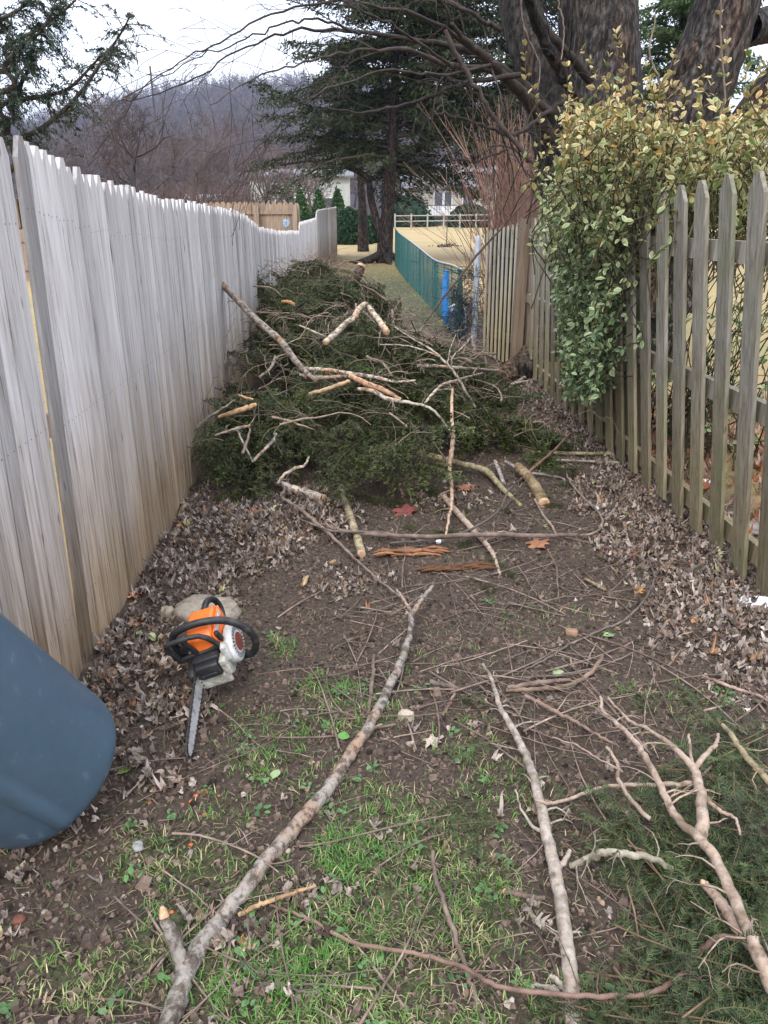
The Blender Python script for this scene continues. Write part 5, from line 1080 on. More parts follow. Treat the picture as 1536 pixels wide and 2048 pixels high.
# ------------------------------------------------------------------ grass (uncountable)
n = 1000000; x = rs.uniform(-1.02, 2.0, n); y_ = .95 + 3.6 * rs.uniform(0, 1, n) ** 1.5
px, py, zc = proj(np.stack([x, y_, np.zeros(n)], 1)); den = np.full(n, .006)
for cx, cy, rx, ry, a in GRASS_P: den = np.maximum(den, a * np.clip(1.5 - 1.5 * (((px - cx) / rx) ** 2 + ((py - cy) / ry) ** 2), 0, 1))
cl = .5 + .5 * np.sin(x * 23 + 4 * np.sin(y_ * 13)) * np.sin(y_ * 27 + 3 * np.sin(x * 17)); cl2 = .5 + .5 * np.sin(x * 7 + 1.3 * np.sin(y_ * 9) + 1) * np.sin(y_ * 8 + 2)
den = den * (.06 + .94 * cl ** 2.) * (.45 + .65 * cl2)
ok = (rs.rand(n) < den * .40) & (py < 2100) & (px > -50) & (px < 1590); x, y_ = x[ok], y_[ok]; clk = cl2[ok]; px, py = px[ok], py[ok]
# far lane turf, coarser
n3 = 12000; x3 = rs.uniform(-.9, 1.4, n3); y3 = rs.uniform(9.5, 24, n3); x = np.concatenate([x, x3]); y_ = np.concatenate([y_, y3]); clk = np.concatenate([clk, rs.uniform(0, .4, n3)]); n = len(x); print('grass', n)
far_ = (y_ > 9); Lb = rs.uniform(.012, .040, n) * np.where(far_, 1.1, 1); wb = np.where(far_, .004, rs.uniform(.0009, .0019, n)); a = rs.uniform(0, 6.28, n); ln = rs.uniform(.15, 1.1, n)
d = nrm(np.stack([np.cos(a) * ln, np.sin(a) * ln, np.ones(n)], 1)); d2 = nrm(np.stack([np.cos(a) * ln * 2.6, np.sin(a) * ln * 2.6, np.ones(n) * .5], 1)); sd = np.stack([-np.sin(a), np.cos(a), np.zeros(n)], 1) * wb[:, None]
b0 = np.stack([x, y_, gz(x, y_)], 1); m1 = b0 + d * Lb[:, None] * .55; tp = m1 + d2 * Lb[:, None] * .5
V = np.stack([b0 - sd, b0 + sd, m1 + sd * .8, m1 - sd * .8, tp], 1).reshape(-1, 3); k = np.arange(n)[:, None] * 5
gr = np.clip(clk[:, None] + rs.normal(0, .25, (n, 1)), 0, 1); straw = np.array([.42, .36, .19]); gcol = np.array([.080, .205, .036]) * (1 - .0) + 0 * gr; gcol2 = np.array([.15, .23, .062])
c = gcol * gr + gcol2 * (1 - gr); isst = rs.rand(n) < (.42 - .32 * clk); c[isst] = straw * rs.uniform(.6, 1.2, (isst.sum(), 1)); c = c * rs.uniform(.7, 1.25, (n, 1))
g = Geo(); g.add(V, k + np.array([[0, 1, 2, 3]]), k + np.array([[3, 2, 4]]), np.repeat(c, 5, 0)); tag(g.build('grass', M_grass), kind='stuff')
# broad little weeds
g = Geo(); V, Q, T_, C = leaf_proto(1, .7, .15, .25, (1, 1, 1), (.9, .95, .9)); P_ = []; D_ = []; S_ = []
for i in range(60):
    q = GRASS_P[rs.randint(len(GRASS_P))]; pp = gpt(q[0] + rs.uniform(-1.1, 1.1) * q[2], q[1] + rs.uniform(-1, 1) * q[3])
    if pp[1] > 4 or pp[1] < .9: continue
    for k in range(rs.randint(4, 9)): a = rs.uniform(0, 6.28); P_.append(pp + [rs.normal(0, .012), rs.normal(0, .012), .008]); D_.append([math.cos(a), math.sin(a), rs.uniform(.2, .7)]); S_.append(rs.uniform(.012, .024))
Rm = frames(np.array(D_)) * np.array(S_)[:, None, None]; g.merge(V, Q, T_, C, Rm, np.array(P_), tint=np.array([[.07, .14, .045]]) * rs.uniform(.7, 1.5, (len(P_), 1))); tag(g.build('weeds', M_waxleaf), kind='stuff')

# ------------------------------------------------------------------ cut branches (traced centre lines on their real spots)
M_of = {'g': M_bark_grey, 'p': M_bark_pale, 'o': M_bark_olive, 't': M_twig}
def path3(pl, fn=None):
    """list of (px, py, width px, height above ground or heap)"""
    out = []; r = []
    for q in pl:
        px, py, w_, z = q; w_ = w_ * (.68 if fn is heap_fn or (px > 1190 and py > 1390) else .80)
        p = gpt(px, py, z + (.03 if px > 1190 and py > 1450 else 0.)) if fn is None else fn(px, py, z)
        out.append(p + [0, 0, wr(p, w_) * .6]); r.append(wr(p, w_))
    return np.array(out), np.array(r)
def heap_fn(px, py, z): return onpile(px, py, z + .07)
POLE_Y = onpile(635, 765, .12)[1]
def pole_fn(px, py, Y): return P(px, py, 6.2 + (POLE_Y - 6.2) * min(1, (py - 549) / 216))
def at_fn(px, py, Y): return P(px, py, Y)
def branch(label, pl, side=(), m='g', cut=(False, False), fn=None, name='cut_branch', tw=0, tl=.14, jit=.0015, col=(1, 1, 1), group=None, lump=.07):
    p, r = path3(pl, fn); n = max(12, len(pl) * 6); pt = smooth_path(p, n); pt[1:-1] += rs.normal(0, jit, (n - 2, 3)); rd = np.interp(np.linspace(0, 1, n), np.linspace(0, 1, len(r)), r)
    big = rd.max() > .006; root = None
    g = Geo(); tube(g, pt, np.maximum(rd, .0012), 12 if rd.max() > .012 else 7, col, lump=lump if big else 0, cap=True, capcol=col)
    o = g.build(name, M_of[m]); o['label'] = label; o['category'] = 'branch'
    if group: o['group'] = group
    for e, c in ((0, cut[0]), (-1, cut[1])):
        if c:
            d = nrm(pt[0] - pt[1]) if e == 0 else nrm(pt[-1] - pt[-2]); gg = Geo(); tube(gg, [pt[e] - d * .002, pt[e] + d * rd[e] * .5, pt[e] + d * rd[e] * .62], [rd[e] * 1.0, rd[e] * .99, rd[e] * .80], 12, (1, 1, 1)); gg.build('cut_end', M_cutwood, o)
    for s in side:
        p2, r2 = path3(s, fn); n2 = max(8, len(s) * 5); pt2 = smooth_path(p2, n2, jit); gg = Geo(); tube(gg, pt2, np.maximum(np.interp(np.linspace(0, 1, n2), np.linspace(0, 1, len(r2)), r2), .001), 8, col, lump=.05); gg.build('side_branch', M_of[m], o)
    if tw:
        gg = Geo()
        for k in range(tw):
            i = rs.randint(1, n - 2); t_ = nrm(pt[i + 1] - pt[i]); sd = nrm(np.cross(t_, [0, 0, 1.])) * rs.choice([-1, 1]); d = nrm(t_ * rs.uniform(-.2, .9) + sd + [0, 0, rs.uniform(.0, .7)])
            grow(gg, pt[i] + sd * rd[i] * .5, d, tl * rs.uniform(.4, 1.2), min(rd[i] * .35, .004), 1, col, droop=.35, nseg=5, sides=3, kids=2, wob=.22, minr=.0009)
        gg.build('twigs', M_of[m], o)
    return o
S = branch
S('long grey forked branch with peeling bark running diagonally up the middle of the lane', [(335, 2075, 52, 0), (365, 1975, 50, 0), (392, 1915, 48, 0), (440, 1850, 42, 0), (490, 1785, 40, 0), (540, 1720, 38, 0), (600, 1650, 36, 0), (652, 1590, 34, .0), (705, 1510, 31, .0), (742, 1450, 26, .01), (775, 1385, 24, .02), (803, 1325, 20, .03), (820, 1265, 15, .05), (824, 1226, 15, .07)],
  [[(372, 1960, 44, 0), (357, 1905, 36, .02), (343, 1870, 32, .05), (330, 1842, 26, .07)], [(824, 1230, 14, .07), (845, 1200, 12, .09), (868, 1170, 8, .11)], [(824, 1228, 10, .07), (808, 1202, 8, .09), (794, 1180, 5, .10)], [(735, 1470, 10, .01), (752, 1455, 8, .02), (765, 1450, 6, .03)], [(812, 1300, 8, .03), (800, 1320, 8, .01), (790, 1345, 6, .0)]], cut=(False, False), tw=7, tl=.05, lump=.12, col=(.72, .70, .67))
g = Geo(); c1 = gpt(330, 1842, .07) + [0, 0, .014]
g0 = Geo(); tube(g0, [c1 + [0, -.0, -.002], c1 + [-.004, .008, .012], c1 + [-.006, .01, .02]], [.0115, .009, .004], 10); g0.build('cut_end', M_cutwood, bpy.data.objects['cut_branch'])
S('long pale branch with lichen standing almost straight up the picture right of the green grass', [(1146, 2070, 44, 0), (1140, 1960, 40, .0), (1128, 1860, 36, .01), (1112, 1760, 33, .01), (1092, 1670, 29, .02), (1072, 1580, 24, .03), (1052, 1515, 20, .03), (1022, 1455, 17, .03), (1000, 1415, 13, .03), (983, 1360, 10, .03), (965, 1330, 7, .03)],
  [[(1132, 1995, 24, 0), (1105, 1982, 20, .0), (1060, 1975, 14, .0)], [(1132, 1985, 18, .01), (1115, 1965, 14, .03), (1100, 1952, 10, .04)], [(1115, 1740, 18, .01), (1130, 1722, 14, .03), (1140, 1702, 10, .05)], [(1125, 1885, 10, .01), (1110, 1880, 7, .02), (1105, 1895, 6, .0)], [(1090, 1668, 12, .02), (1060, 1650, 8, .02), (1040, 1610, 5, .02), (1030, 1580, 4, .04)]], m='p', tw=14, tl=.09, col=(.78, .82, .82))
S('smooth pinkish many forked bare branch lying over the fir boughs in the lower right corner', [(1560, 2010, 52, .10), (1520, 1925, 44, .12), (1490, 1860, 38, .13), (1462, 1790, 34, .14), (1425, 1715, 32, .14), (1395, 1680, 28, .13), (1350, 1635, 24, .12), (1315, 1565, 20, .12), (1280, 1500, 17, .11), (1240, 1455, 14, .10), (1208, 1428, 12, .10), (1200, 1395, 8, .10)],
  [[(1400, 1690, 38, .12), (1404, 1640, 36, .12), (1398, 1580, 30, .12), (1385, 1540, 26, .11), (1350, 1500, 15, .12), (1300, 1462, 11, .12), (1255, 1440, 9, .12), (1215, 1395, 6, .14)], [(1386, 1540, 18, .11), (1410, 1512, 15, .12), (1432, 1490, 12, .12), (1436, 1470, 9, .12)], [(1384, 1535, 12, .11), (1380, 1500, 9, .12), (1378, 1470, 7, .13)],
   [(1388, 1572, 18, .1), (1300, 1572, 13, .09), (1220, 1575, 11, .08), (1160, 1592, 9, .06), (1105, 1608, 8, .05), (1070, 1600, 5, .06)], [(1300, 1640, 14, .09), (1265, 1605, 13, .09), (1236, 1560, 13, .09), (1236, 1530, 11, .09), (1212, 1495, 8, .10)], [(1245, 1545, 7, .09), (1200, 1520, 5, .08), (1150, 1490, 4, .08), (1105, 1475, 3, .07)],
   [(1412, 1600, 14, .1), (1440, 1625, 12, .1), (1470, 1638, 9, .1), (1480, 1670, 7, .1)]], m='p', tw=22, tl=.16, col=(.78, .73, .68))
S('broken split pale limb stub under the pinkish branch at the right edge', [(1500, 1900, 30, .09), (1460, 1840, 34, .09), (1430, 1795, 30, .09), (1405, 1770, 22, .10)], m='p', cut=(False, True), col=(.9, .82, .76))
S('long thin arched branch crossing from the grass to the fir boughs at the bottom', [(1480, 1878, 18, .08), (1435, 1878, 20, .06), (1400, 1905, 19, .04), (1350, 1962, 18, .02), (1290, 1990, 17, .02), (1200, 1995, 15, .03), (1110, 1990, 13, .04), (1000, 1975, 12, .03), (930, 1940, 12, .03), (860, 1915, 11, .02), (780, 1900, 11, .02), (700, 1885, 10, .01), (640, 1850, 9, .01), (590, 1828, 8, .01), (540, 1812, 7, .0)], m='t', tw=10, col=(1.5, 1.2, 1.1))
S('thin straight grey stick lying in the green grass near the bottom centre', [(866, 1705, 10, .02), (868, 1745, 11, .02), (885, 1800, 12, .02), (905, 1860, 13, .02), (925, 1920, 13, .01), (948, 1990, 14, .0), (972, 2070, 15, 0)], m='t', tw=3, col=(1.5, 1.4, 1.3))
S('olive yellow branch lying at the right edge above the fir boughs', [(1435, 1440, 10, .06), (1460, 1470, 16, .06), (1490, 1515, 20, .06), (1520, 1550, 22, .06), (1560, 1590, 22, .05)], m='o', tw=7, col=(.95, .88, .72))
S('dark stick running under the fir boughs right of the long pale branch', [(1275, 1890, 14, .02), (1310, 1898, 14, .02), (1350, 1905, 13, .02)], m='t')
S('short broken stick with a pale yellow end left of the long pale branch', [(1010, 1785, 14, .01), (1050, 1793, 13, .02), (1090, 1798, 11, .03)], m='t', cut=(True, False), col=(1.2, 1.1, 1))
S('horizontal grey brown branch crossing beneath the fir boughs in the lower right', [(1140, 1735, 16, .03), (1180, 1720, 20, .05), (1210, 1708, 22, .06), (1260, 1714, 22, .06), (1300, 1718, 20, .06), (1345, 1740, 18, .05)], m='o', tw=5)
S('curved brown stick lying flat on bare soil above the fir boughs', [(1012, 1382, 11, .01), (1060, 1381, 12, .01), (1110, 1378, 12, .01), (1150, 1368, 12, .01), (1180, 1348, 12, .01), (1198, 1325, 10, .015), (1206, 1312, 6, .02)], m='t', col=(1.3, 1.15, 1))
S('straight brown stick lying beside the curved stick', [(1015, 1378, 10, .02), (1060, 1370, 13, .02), (1100, 1365, 12, .02), (1140, 1361, 8, .02)], m='t', col=(1.2, 1.1, 1))
S('diagonal brown stick from the bare soil down to the fir boughs', [(1050, 1393, 9, .02), (1100, 1420, 12, .03), (1150, 1445, 10, .03), (1200, 1475, 8, .04), (1230, 1490, 6, .04)], m='t', col=(1.4, 1.2, 1.1), tw=4)
S('long sweeping dark twig curving from the saw side soil up to the right leaves', [(1040, 1345, 5, .01), (1090, 1320, 6, .01), (1140, 1290, 6, .01), (1200, 1262, 6, .01), (1250, 1240, 6, .02), (1290, 1200, 6, .03), (1308, 1160, 6, .03), (1300, 1130, 5, .02), (1270, 1110, 4, .02)], m='t', tw=3)
S('second sweeping twig below it, from the curved stick towards the right', [(1040, 1358, 5, .01), (1110, 1352, 6, .01), (1180, 1340, 6, .01), (1230, 1322, 5, .01), (1270, 1305, 4, .01)], m='t', tw=2)
S('short thick dark stick left of the curved stick on bare soil', [(860, 1366, 13, .0), (885, 1372, 13, .0), (915, 1380, 11, .0)], m='t')
S('small pale brown stick standing slanted left of the long pale branch top', [(910, 1388, 7, .01), (898, 1412, 8, .01), (885, 1432, 7, .0)], m='t', col=(1.4, 1.2, 1))
S('straight thin stick leaning beside the middle of the forked branch', [(748, 1313, 9, .01), (746, 1350, 10, .01), (741, 1395, 11, .01), (737, 1432, 11, .0)], m='t', col=(1.5, 1.4, 1.3))
S('pale broken stick pointing right from under the lower forked branch', [(478, 1832, 12, .01), (520, 1812, 12, .02), (565, 1795, 11, .03), (632, 1772, 8, .04)], m='o', cut=(False, False), col=(1.3, .95, .7))
S('thin twig hanging down beneath the lower forked branch', [(468, 1850, 9, .02), (458, 1900, 8, .01), (445, 1960, 8, .0), (425, 2040, 7, 0)], m='t', col=(1.4, 1.3, 1.2))
S('dark thin twig lying in the leaves at the bottom between grass and leaf clumps', [(520, 1968, 8, .01), (570, 1978, 8, .01), (640, 1988, 7, .01)], m='t')
S('arched stick at the right edge above the olive branch', [(1405, 1352, 6, .02), (1440, 1368, 9, .02), (1490, 1385, 9, .02), (1545, 1405, 8, .02)], m='t', col=(1.5, 1.3, 1.2), tw=3)
S('thin pale twig falling to the right edge below the arched stick', [(1465, 1355, 4, .01), (1500, 1385, 6, .01), (1530, 1425, 6, .01)], m='t', col=(1.6, 1.5, 1.4))
# in front of and on the heap
S('straight pale olive log lying towards the viewer in front of the heap', [(675, 958, 15, .03), (688, 1000, 17, .02), (703, 1045, 19, .01), (716, 1085, 21, .0), (723, 1112, 21, .0)], m='o', cut=(False, True), col=(1.35, 1.3, 1.1))
S('birch like log with a fresh orange cut end facing right in the grey leaves', [(555, 968, 16, .04), (580, 980, 20, .02), (610, 990, 22, .01), (645, 1003, 24, .0)], m='g', cut=(False, True), col=(1.5, 1.45, 1.35))
S('thick brown log with a sawn end at the right front of the heap', [(1035, 938, 22, .06), (1052, 955, 25, .04), (1070, 980, 27, .01), (1087, 1012, 29, .0)], m='o', cut=(False, True), col=(1.0, .85, .65))
S('long olive branch coming out of the heap towards the viewer beside the sawn log', [(835, 908, 14, .08), (880, 920, 15, .07), (925, 932, 15, .06), (970, 945, 17, .04), (1000, 975, 14, .02), (1040, 1012, 9, .0)], m='o', cut=(False, True), col=(1.1, 1.05, .85), tw=4)
S('twisted pale branch with peeled bark hanging down the front of the heap', [(905, 780, 8, .05), (903, 830, 10, .05), (906, 870, 13, .06), (903, 905, 14, .07), (899, 940, 12, .07), (903, 975, 11, .06), (903, 1010, 9, .04), (897, 1040, 8, .02), (892, 1070, 6, .01)], m='p', fn=heap_fn, col=(1.15, 1.0, .85), tw=4)
S('grey brown branch lying towards the viewer below the twisted pale branch', [(885, 992, 12, .03), (915, 1030, 16, .01), (945, 1062, 15, .01), (975, 1095, 13, .01), (990, 1120, 9, .01), (1000, 1150, 7, .01)], m='p', col=(.95, .9, .85), tw=5)
S('leaning pole like branch with a fresh cut top propped against the board fence', [(424, 549, 15, 6.2), (450, 578, 15, 6.15), (480, 610, 16, 6.1), (520, 650, 17, 6.05), (560, 685, 18, 6.0), (590, 725, 17, 5.95), (615, 750, 13, 5.9), (635, 765, 10, 5.85)], fn=pole_fn, m='g', cut=(True, False), col=(.8, .75, .7), tw=8, tl=.12)
S('bent pale stick with a sawn end near the top of the heap', [(652, 688, 19, .10), (675, 668, 19, .12), (692, 650, 18, .13), (708, 640, 18, .14), (718, 622, 18, .16), (731, 612, 16, .17)], m='g', fn=heap_fn, cut=(True, False), col=(1.25, 1.2, 1.05))
S('sawn stick pointing at the viewer right of the bent pale stick', [(737, 618, 16, .14), (750, 635, 17, .12), (762, 650, 18, .10), (773, 668, 20, .08)], m='g', fn=heap_fn, cut=(False, True), col=(1.4, 1.3, 1.1))
S('thick dark stump like limb with a pale sawn top standing up behind the heap', [(690, 600, 30, 9.4), (700, 580, 28, 9.45), (712, 562, 26, 9.5), (722, 540, 22, 9.55)], m='t', fn=at_fn, cut=(False, True), col=(.6, .45, .4))
S('pale stub end with orange wood at the left of the heap top', [(565, 605, 8, .05), (578, 606, 10, .06), (590, 612, 9, .04)], m='o', fn=heap_fn, cut=(True, False), col=(1.8, 1.1, .7))
S('long bare pale stick lying level across the middle of the heap', [(600, 738, 9, .06), (650, 742, 12, .07), (700, 750, 13, .08), (750, 757, 11, .08), (790, 765, 8, .07), (830, 762, 6, .06)], m='g', fn=heap_fn, col=(1.3, 1.2, 1.1), tw=4)
S('freshly split orange brown limb lying across the middle of the heap', [(702, 756, 16, .09), (730, 770, 18, .09), (765, 783, 17, .08), (800, 800, 10, .06)], m='p', fn=heap_fn, col=(1.1, .8, .58), cut=(True, True))
S('thick grey branch just below the split limb, curving down to the right', [(716, 780, 11, .07), (745, 785, 13, .08), (775, 800, 13, .08), (820, 808, 10, .07), (860, 818, 8, .06), (885, 842, 7, .05), (903, 868, 6, .04)], m='g', fn=heap_fn, col=(1.2, 1.15, 1.05), tw=5)
S('pale peeled limb lying left of the split limb', [(618, 790, 10, .07), (650, 782, 12, .07), (680, 772, 13, .07), (700, 764, 10, .08)], m='p', fn=heap_fn, col=(1.1, .95, .7))
S('grey limb in shade lying level below the long pale stick', [(600, 752, 10, .05), (640, 758, 12, .05), (680, 756, 12, .06), (702, 752, 9, .07)], m='g', fn=heap_fn, col=(1., .95, .9))
S('split pale board like limb sticking out towards the board fence', [(437, 836, 9, .06), (465, 828, 14, .07), (490, 820, 15, .08), (512, 812, 12, .07)], m='p', fn=heap_fn, col=(1.25, .95, .62))
S('short fresh yellow stub above the split pale limb', [(478, 792, 6, .07), (492, 797, 8, .07), (506, 800, 6, .06)], m='p', fn=heap_fn, col=(1.5, 1.1, .65))
S('thin curved branch arching beside the board fence left of the heap', [(382, 890, 4, .06), (392, 860, 6, .12), (412, 840, 8, .16), (435, 825, 8, .18), (455, 812, 6, .16), (470, 800, 4, .14)], m='o', fn=heap_fn, tw=4, tl=.1)
S('bent olive stick in the left middle of the heap', [(520, 755, 8, .06), (538, 742, 9, .07), (547, 728, 9, .08), (551, 714, 7, .08)], m='o', fn=heap_fn)
S('small grey stick with branching tip on the left of the heap', [(600, 652, 5, .06), (620, 662, 7, .07), (645, 672, 6, .06), (660, 680, 5, .05)], m='g', fn=heap_fn, col=(1.2, 1.15, 1.05), tw=3)
S('curved grey branch hanging in the dark hollow at the left front of the heap', [(505, 925, 9, .05), (525, 905, 9, .07), (545, 885, 9, .08), (553, 868, 7, .08)], m='g', fn=heap_fn)
S('forked grey branch lying on the left front of the heap', [(430, 872, 5, .06), (455, 865, 9, .07), (480, 858, 10, .08), (500, 852, 6, .08)], [[(474, 862, 6, .07), (488, 890, 6, .06), (506, 925, 5, .04)]], m='g', fn=heap_fn, tw=4)
S('grey branch arching down onto the cut log at the front of the heap', [(556, 968, 9, .04), (570, 950, 9, .07), (592, 938, 10, .08), (610, 932, 8, .07), (618, 915, 6, .06)], m='g', fn=heap_fn, col=(1.2, 1.15, 1.05), tw=2)
S('short curved log end at the foot of the board fence', [(357, 1055, 11, .0), (358, 1040, 12, .0), (364, 1025, 12, .01), (374, 1010, 10, .02)], m='o', cut=(True, False), col=(1.2, .95, .75))
S('level grey branch reaching from the heap to the tree root', [(835, 733, 9, .05), (880, 736, 11, .04), (930, 740, 11, .04), (995, 744, 10, .03)], m='g', fn=heap_fn, col=(1.1, 1.05, .95), tw=3)
S('pale branch rising right from the heap towards the tree root', [(850, 808, 8, .05), (880, 775, 10, .05), (905, 765, 9, .05), (940, 755, 8, .04), (965, 748, 6, .03)], m='g', fn=heap_fn, col=(1.35, 1.25, 1.1), tw=2)
S('thin forked branch curving from the heap to the foot of the pickets', [(930, 775, 5, .03), (970, 778, 7, .03), (1005, 778, 7, .03), (1030, 768, 6, .03), (1070, 760, 4, .04)], m='p', tw=3)
S('straight stick lying on the soil below the tree root', [(1005, 788, 9, .01), (1025, 773, 10, .01), (1052, 755, 9, .02)], m='o')
S('thin arching grey branch springing from the right top of the heap', [(790, 655, 4, .28), (830, 682, 5, .30), (862, 700, 6, .32), (890, 725, 7, .30), (912, 752, 8, .24), (932, 785, 8, .16), (950, 815, 6, .06)], [[(760, 690, 3, .22), (810, 692, 4, .26), (850, 702, 5, .30), (880, 715, 5, .3)], [(903, 740, 5, .25), (905, 715, 4, .34), (925, 695, 4, .4), (945, 672, 3, .45)], [(895, 728, 4, .28), (900, 700, 3, .34), (912, 668, 3, .42)]], m='g', fn=heap_fn, col=(1.0, .97, .92))
S('dark thin whip like stick leaning up against the narrow gate', [(845, 655, 6, 8.0), (880, 605, 6, 8.05), (920, 555, 6, 8.1), (960, 505, 6, 8.15), (1005, 455, 5, 8.2), (1062, 388, 4, 8.25)], m='t', fn=at_fn, col=(.6, .55, .5))
S('long straight branch lying on the ground from the heap to the right fence', [(1060, 905, 7, .02), (1110, 908, 9, .02), (1170, 909, 9, .02), (1225, 910, 8, .01)], m='o', col=(1.1, 1.1, .85))
S('second straight branch beside it, nearer the viewer', [(1050, 920, 6, .02), (1110, 922, 7, .02), (1180, 925, 7, .01), (1240, 927, 6, .01)], m='o')
S('pale forked branch lying right of the heap pointing to the pickets', [(960, 865, 6, .05), (1010, 860, 8, .04), (1060, 866, 7, .03), (1110, 890, 6, .02)], [[(1040, 862, 5, .04), (1070, 845, 4, .05), (1100, 838, 3, .05)]], m='g', col=(1.3, 1.2, 1.1), tw=4)
S('reddish thin stick slanting up to the right in front of the heap', [(1035, 965, 5, .03), (1070, 935, 7, .06), (1110, 900, 6, .10), (1140, 868, 5, .12)], m='t', col=(1.6, 1.1, .9))
S('short grey stake poking out at the foot of the heap', [(990, 925, 9, .05), (1000, 950, 10, .03), (1008, 972, 9, .0)], m='g')
S('grey branch running under the reddish stick', [(1010, 925, 8, .05), (1045, 945, 9, .03), (1080, 950, 7, .02), (1125, 958, 5, .01), (1130, 970, 4, .01)], m='g', tw=2)
S('long dark level branch crossing the whole ground in front of the heap', [(620, 1045, 7, .02), (680, 1062, 9, .03), (740, 1070, 10, .04), (800, 1074, 10, .05), (870, 1075, 11, .06), (940, 1072, 12, .06), (1010, 1072, 12, .05), (1080, 1074, 11, .04), (1150, 1072, 10, .03)], m='t', col=(1.2, 1.1, 1.05), tw=6)
S('whip like twig looping round to the right end of the long level branch', [(1130, 938, 4, .03), (1140, 965, 5, .03), (1165, 995, 6, .03), (1192, 1020, 6, .03), (1205, 1045, 6, .03), (1192, 1065, 6, .03), (1160, 1073, 6, .02)], m='t', col=(1.4, 1.3, 1.2))
S('dark bent twig curving over the long level branch', [(780, 1088, 6, .02), (850, 1082, 7, .04), (910, 1072, 7, .06), (960, 1050, 7, .09), (1000, 1020, 6, .12), (1015, 985, 5, .14), (1040, 960, 4, .14)], m='t', col=(.8, .8, .8))
S('dark branch running diagonally over the grey leaves down to the bare soil', [(565, 998, 9, .04), (600, 1020, 10, .04), (640, 1055, 11, .03), (670, 1080, 9, .03), (705, 1115, 8, .02), (750, 1155, 7, .02), (800, 1195, 6, .02)], m='t', col=(1.2, 1.15, 1.1), tw=4)
S('thin dark branch lying level over the grey leaves left of the pale log', [(600, 1040, 5, .03), (660, 1062, 6, .04), (720, 1065, 7, .05), (780, 1068, 6, .05)], m='t', col=(1., 1., 1.))
S('curved grey twig beside the thick brown log', [(1070, 1000, 6, .01), (1085, 1030, 7, .01), (1105, 1055, 7, .01), (1112, 1070, 5, .01)], m='t', col=(1.5, 1.4, 1.3))
S('vertical grey twig on the bare soil right of centre', [(1095, 1100, 4, .01), (1112, 1135, 5, .01), (1115, 1170, 5, .01), (1118, 1205, 4, .01)], m='t', col=(1.4, 1.3, 1.2))
S('small light brown stick on the soil below the right leaves', [(1170, 1160, 8, .01), (1190, 1170, 9, .01), (1212, 1182, 7, .01)], m='o', col=(1.2, 1., .8))
# rotten bark plank and chips
g = Geo(); c = gpt(812, 1110); rs.seed(8)
for k in range(26):
    a = c + np.array([rs.uniform(-.17, .12), rs.uniform(-.03, .03), rs.uniform(0, .02)]); tube(g, smooth_path([a, a + [.06, .0, .012], a + [.13, -.01, .004]], 5), [.004, .008, .009, .007, .003], 4, (lambda q: (q, q * .72, q * .6))(rs.uniform(.25, .62)), lump=.3)
tag(g.build('rotten_plank', M_cutwood), 'splintered orange brown piece of rotten wood lying in front of the heap', 'wood')
g = Geo(); c = gpt(900, 1140)
for k in range(16):
    a = c + np.array([rs.uniform(-.2, .12), rs.uniform(-.03, .03), rs.uniform(0, .012)]); tube(g, smooth_path([a, a + [.06, .0, .01], a + [.12, .01, .003]], 5), [.003, .007, .008, .007, .003], 4, (.22, .15, .12), lump=.3)
tag(g.build('rotten_plank', M_cutwood), 'dark red brown rotten wood piece just below the orange brown one', 'wood')
for (px, py, dx, dy, lab) in ((612, 1165, .02, .10, 'pale split wood chip standing lengthwise below the grey leaves'), (670, 1130, .05, -.01, 'small pale wood chip right of the split chip')):
    g = Geo(); c = gpt(px, py); tube(g, smooth_path([c + [-dx / 2, -dy / 2, .01], c + [0, 0, .016], c + [dx / 2, dy / 2, .01]], 6), [.006, .012, .013, .012, .009, .004], 5, (.75, .78, .7), lump=.3); tag(g.build('wood_chip', M_cutwood), lab, 'wood chip')

# ------------------------------------------------------------------ evergreen boughs: prototypes, then copies
rs.seed(77)
near_p = []; heap_p = []
for s in range(5):
    wg, ng = spray(400 + s, L_=.50, nside=8, side=.24, needle=.017, nw=.0016, step=.0031, twigr=.0026, colA=(.009, .023, .008), colB=(.085, .125, .044), sub=2, bend=.8, hang=.35, wood=(.95, .80, .55), updev=.14, ksub=.18, spreadn=1.1); near_p.append((wg.mesh('stem', M_twig), ng.mesh('needles', M_needle, False)))
for s in range(7):
    wg, ng = spray(500 + s, L_=.62, nside=14, side=.26, needle=.027, nw=.0046, step=.0075, twigr=.0036, colA=(.010, .020, .006), colB=(.088, .112, .028), sub=2, bend=.7, hang=.7, wood=(.62, .58, .42), spreadn=1.0); heap_p.append((wg.mesh('stem', M_twig), ng.mesh('needles', M_needle, False)))
def put(ms, Mx, label, group, kind='evergreen_bough'):
    r = thing(kind, label, 'bough', (0, 0, 0), group)
    r.matrix_world = Mx
    for nm, me in (('stem', ms[0]), ('needles', ms[1])):
        o = bpy.data.objects.new(nm, me); COL.objects.link(o); o.parent = r
    return r
def pose(p, d, up_, s):
    d = Vector(nrm(d)); u = Vector(nrm(up_)); x = d.cross(u).normalized(); u = x.cross(d)
    return Matrix(((x.x * s, d.x * s, u.x * s, p[0]), (x.y * s, d.y * s, u.y * s, p[1]), (x.z * s, d.z * s, u.z * s, p[2]), (0, 0, 0, 1)))
cnt = 0; pts_used = 0
def pn(x, y_):
    e = .06; hx = float(pile(x + e, y_) - pile(x - e, y_)) / (2 * e); hy = float(pile(x, y_ + e) - pile(x, y_ - e)) / (2 * e); return nrm([-np.clip(hx, -2, 2), -np.clip(hy, -2, 2), 1])
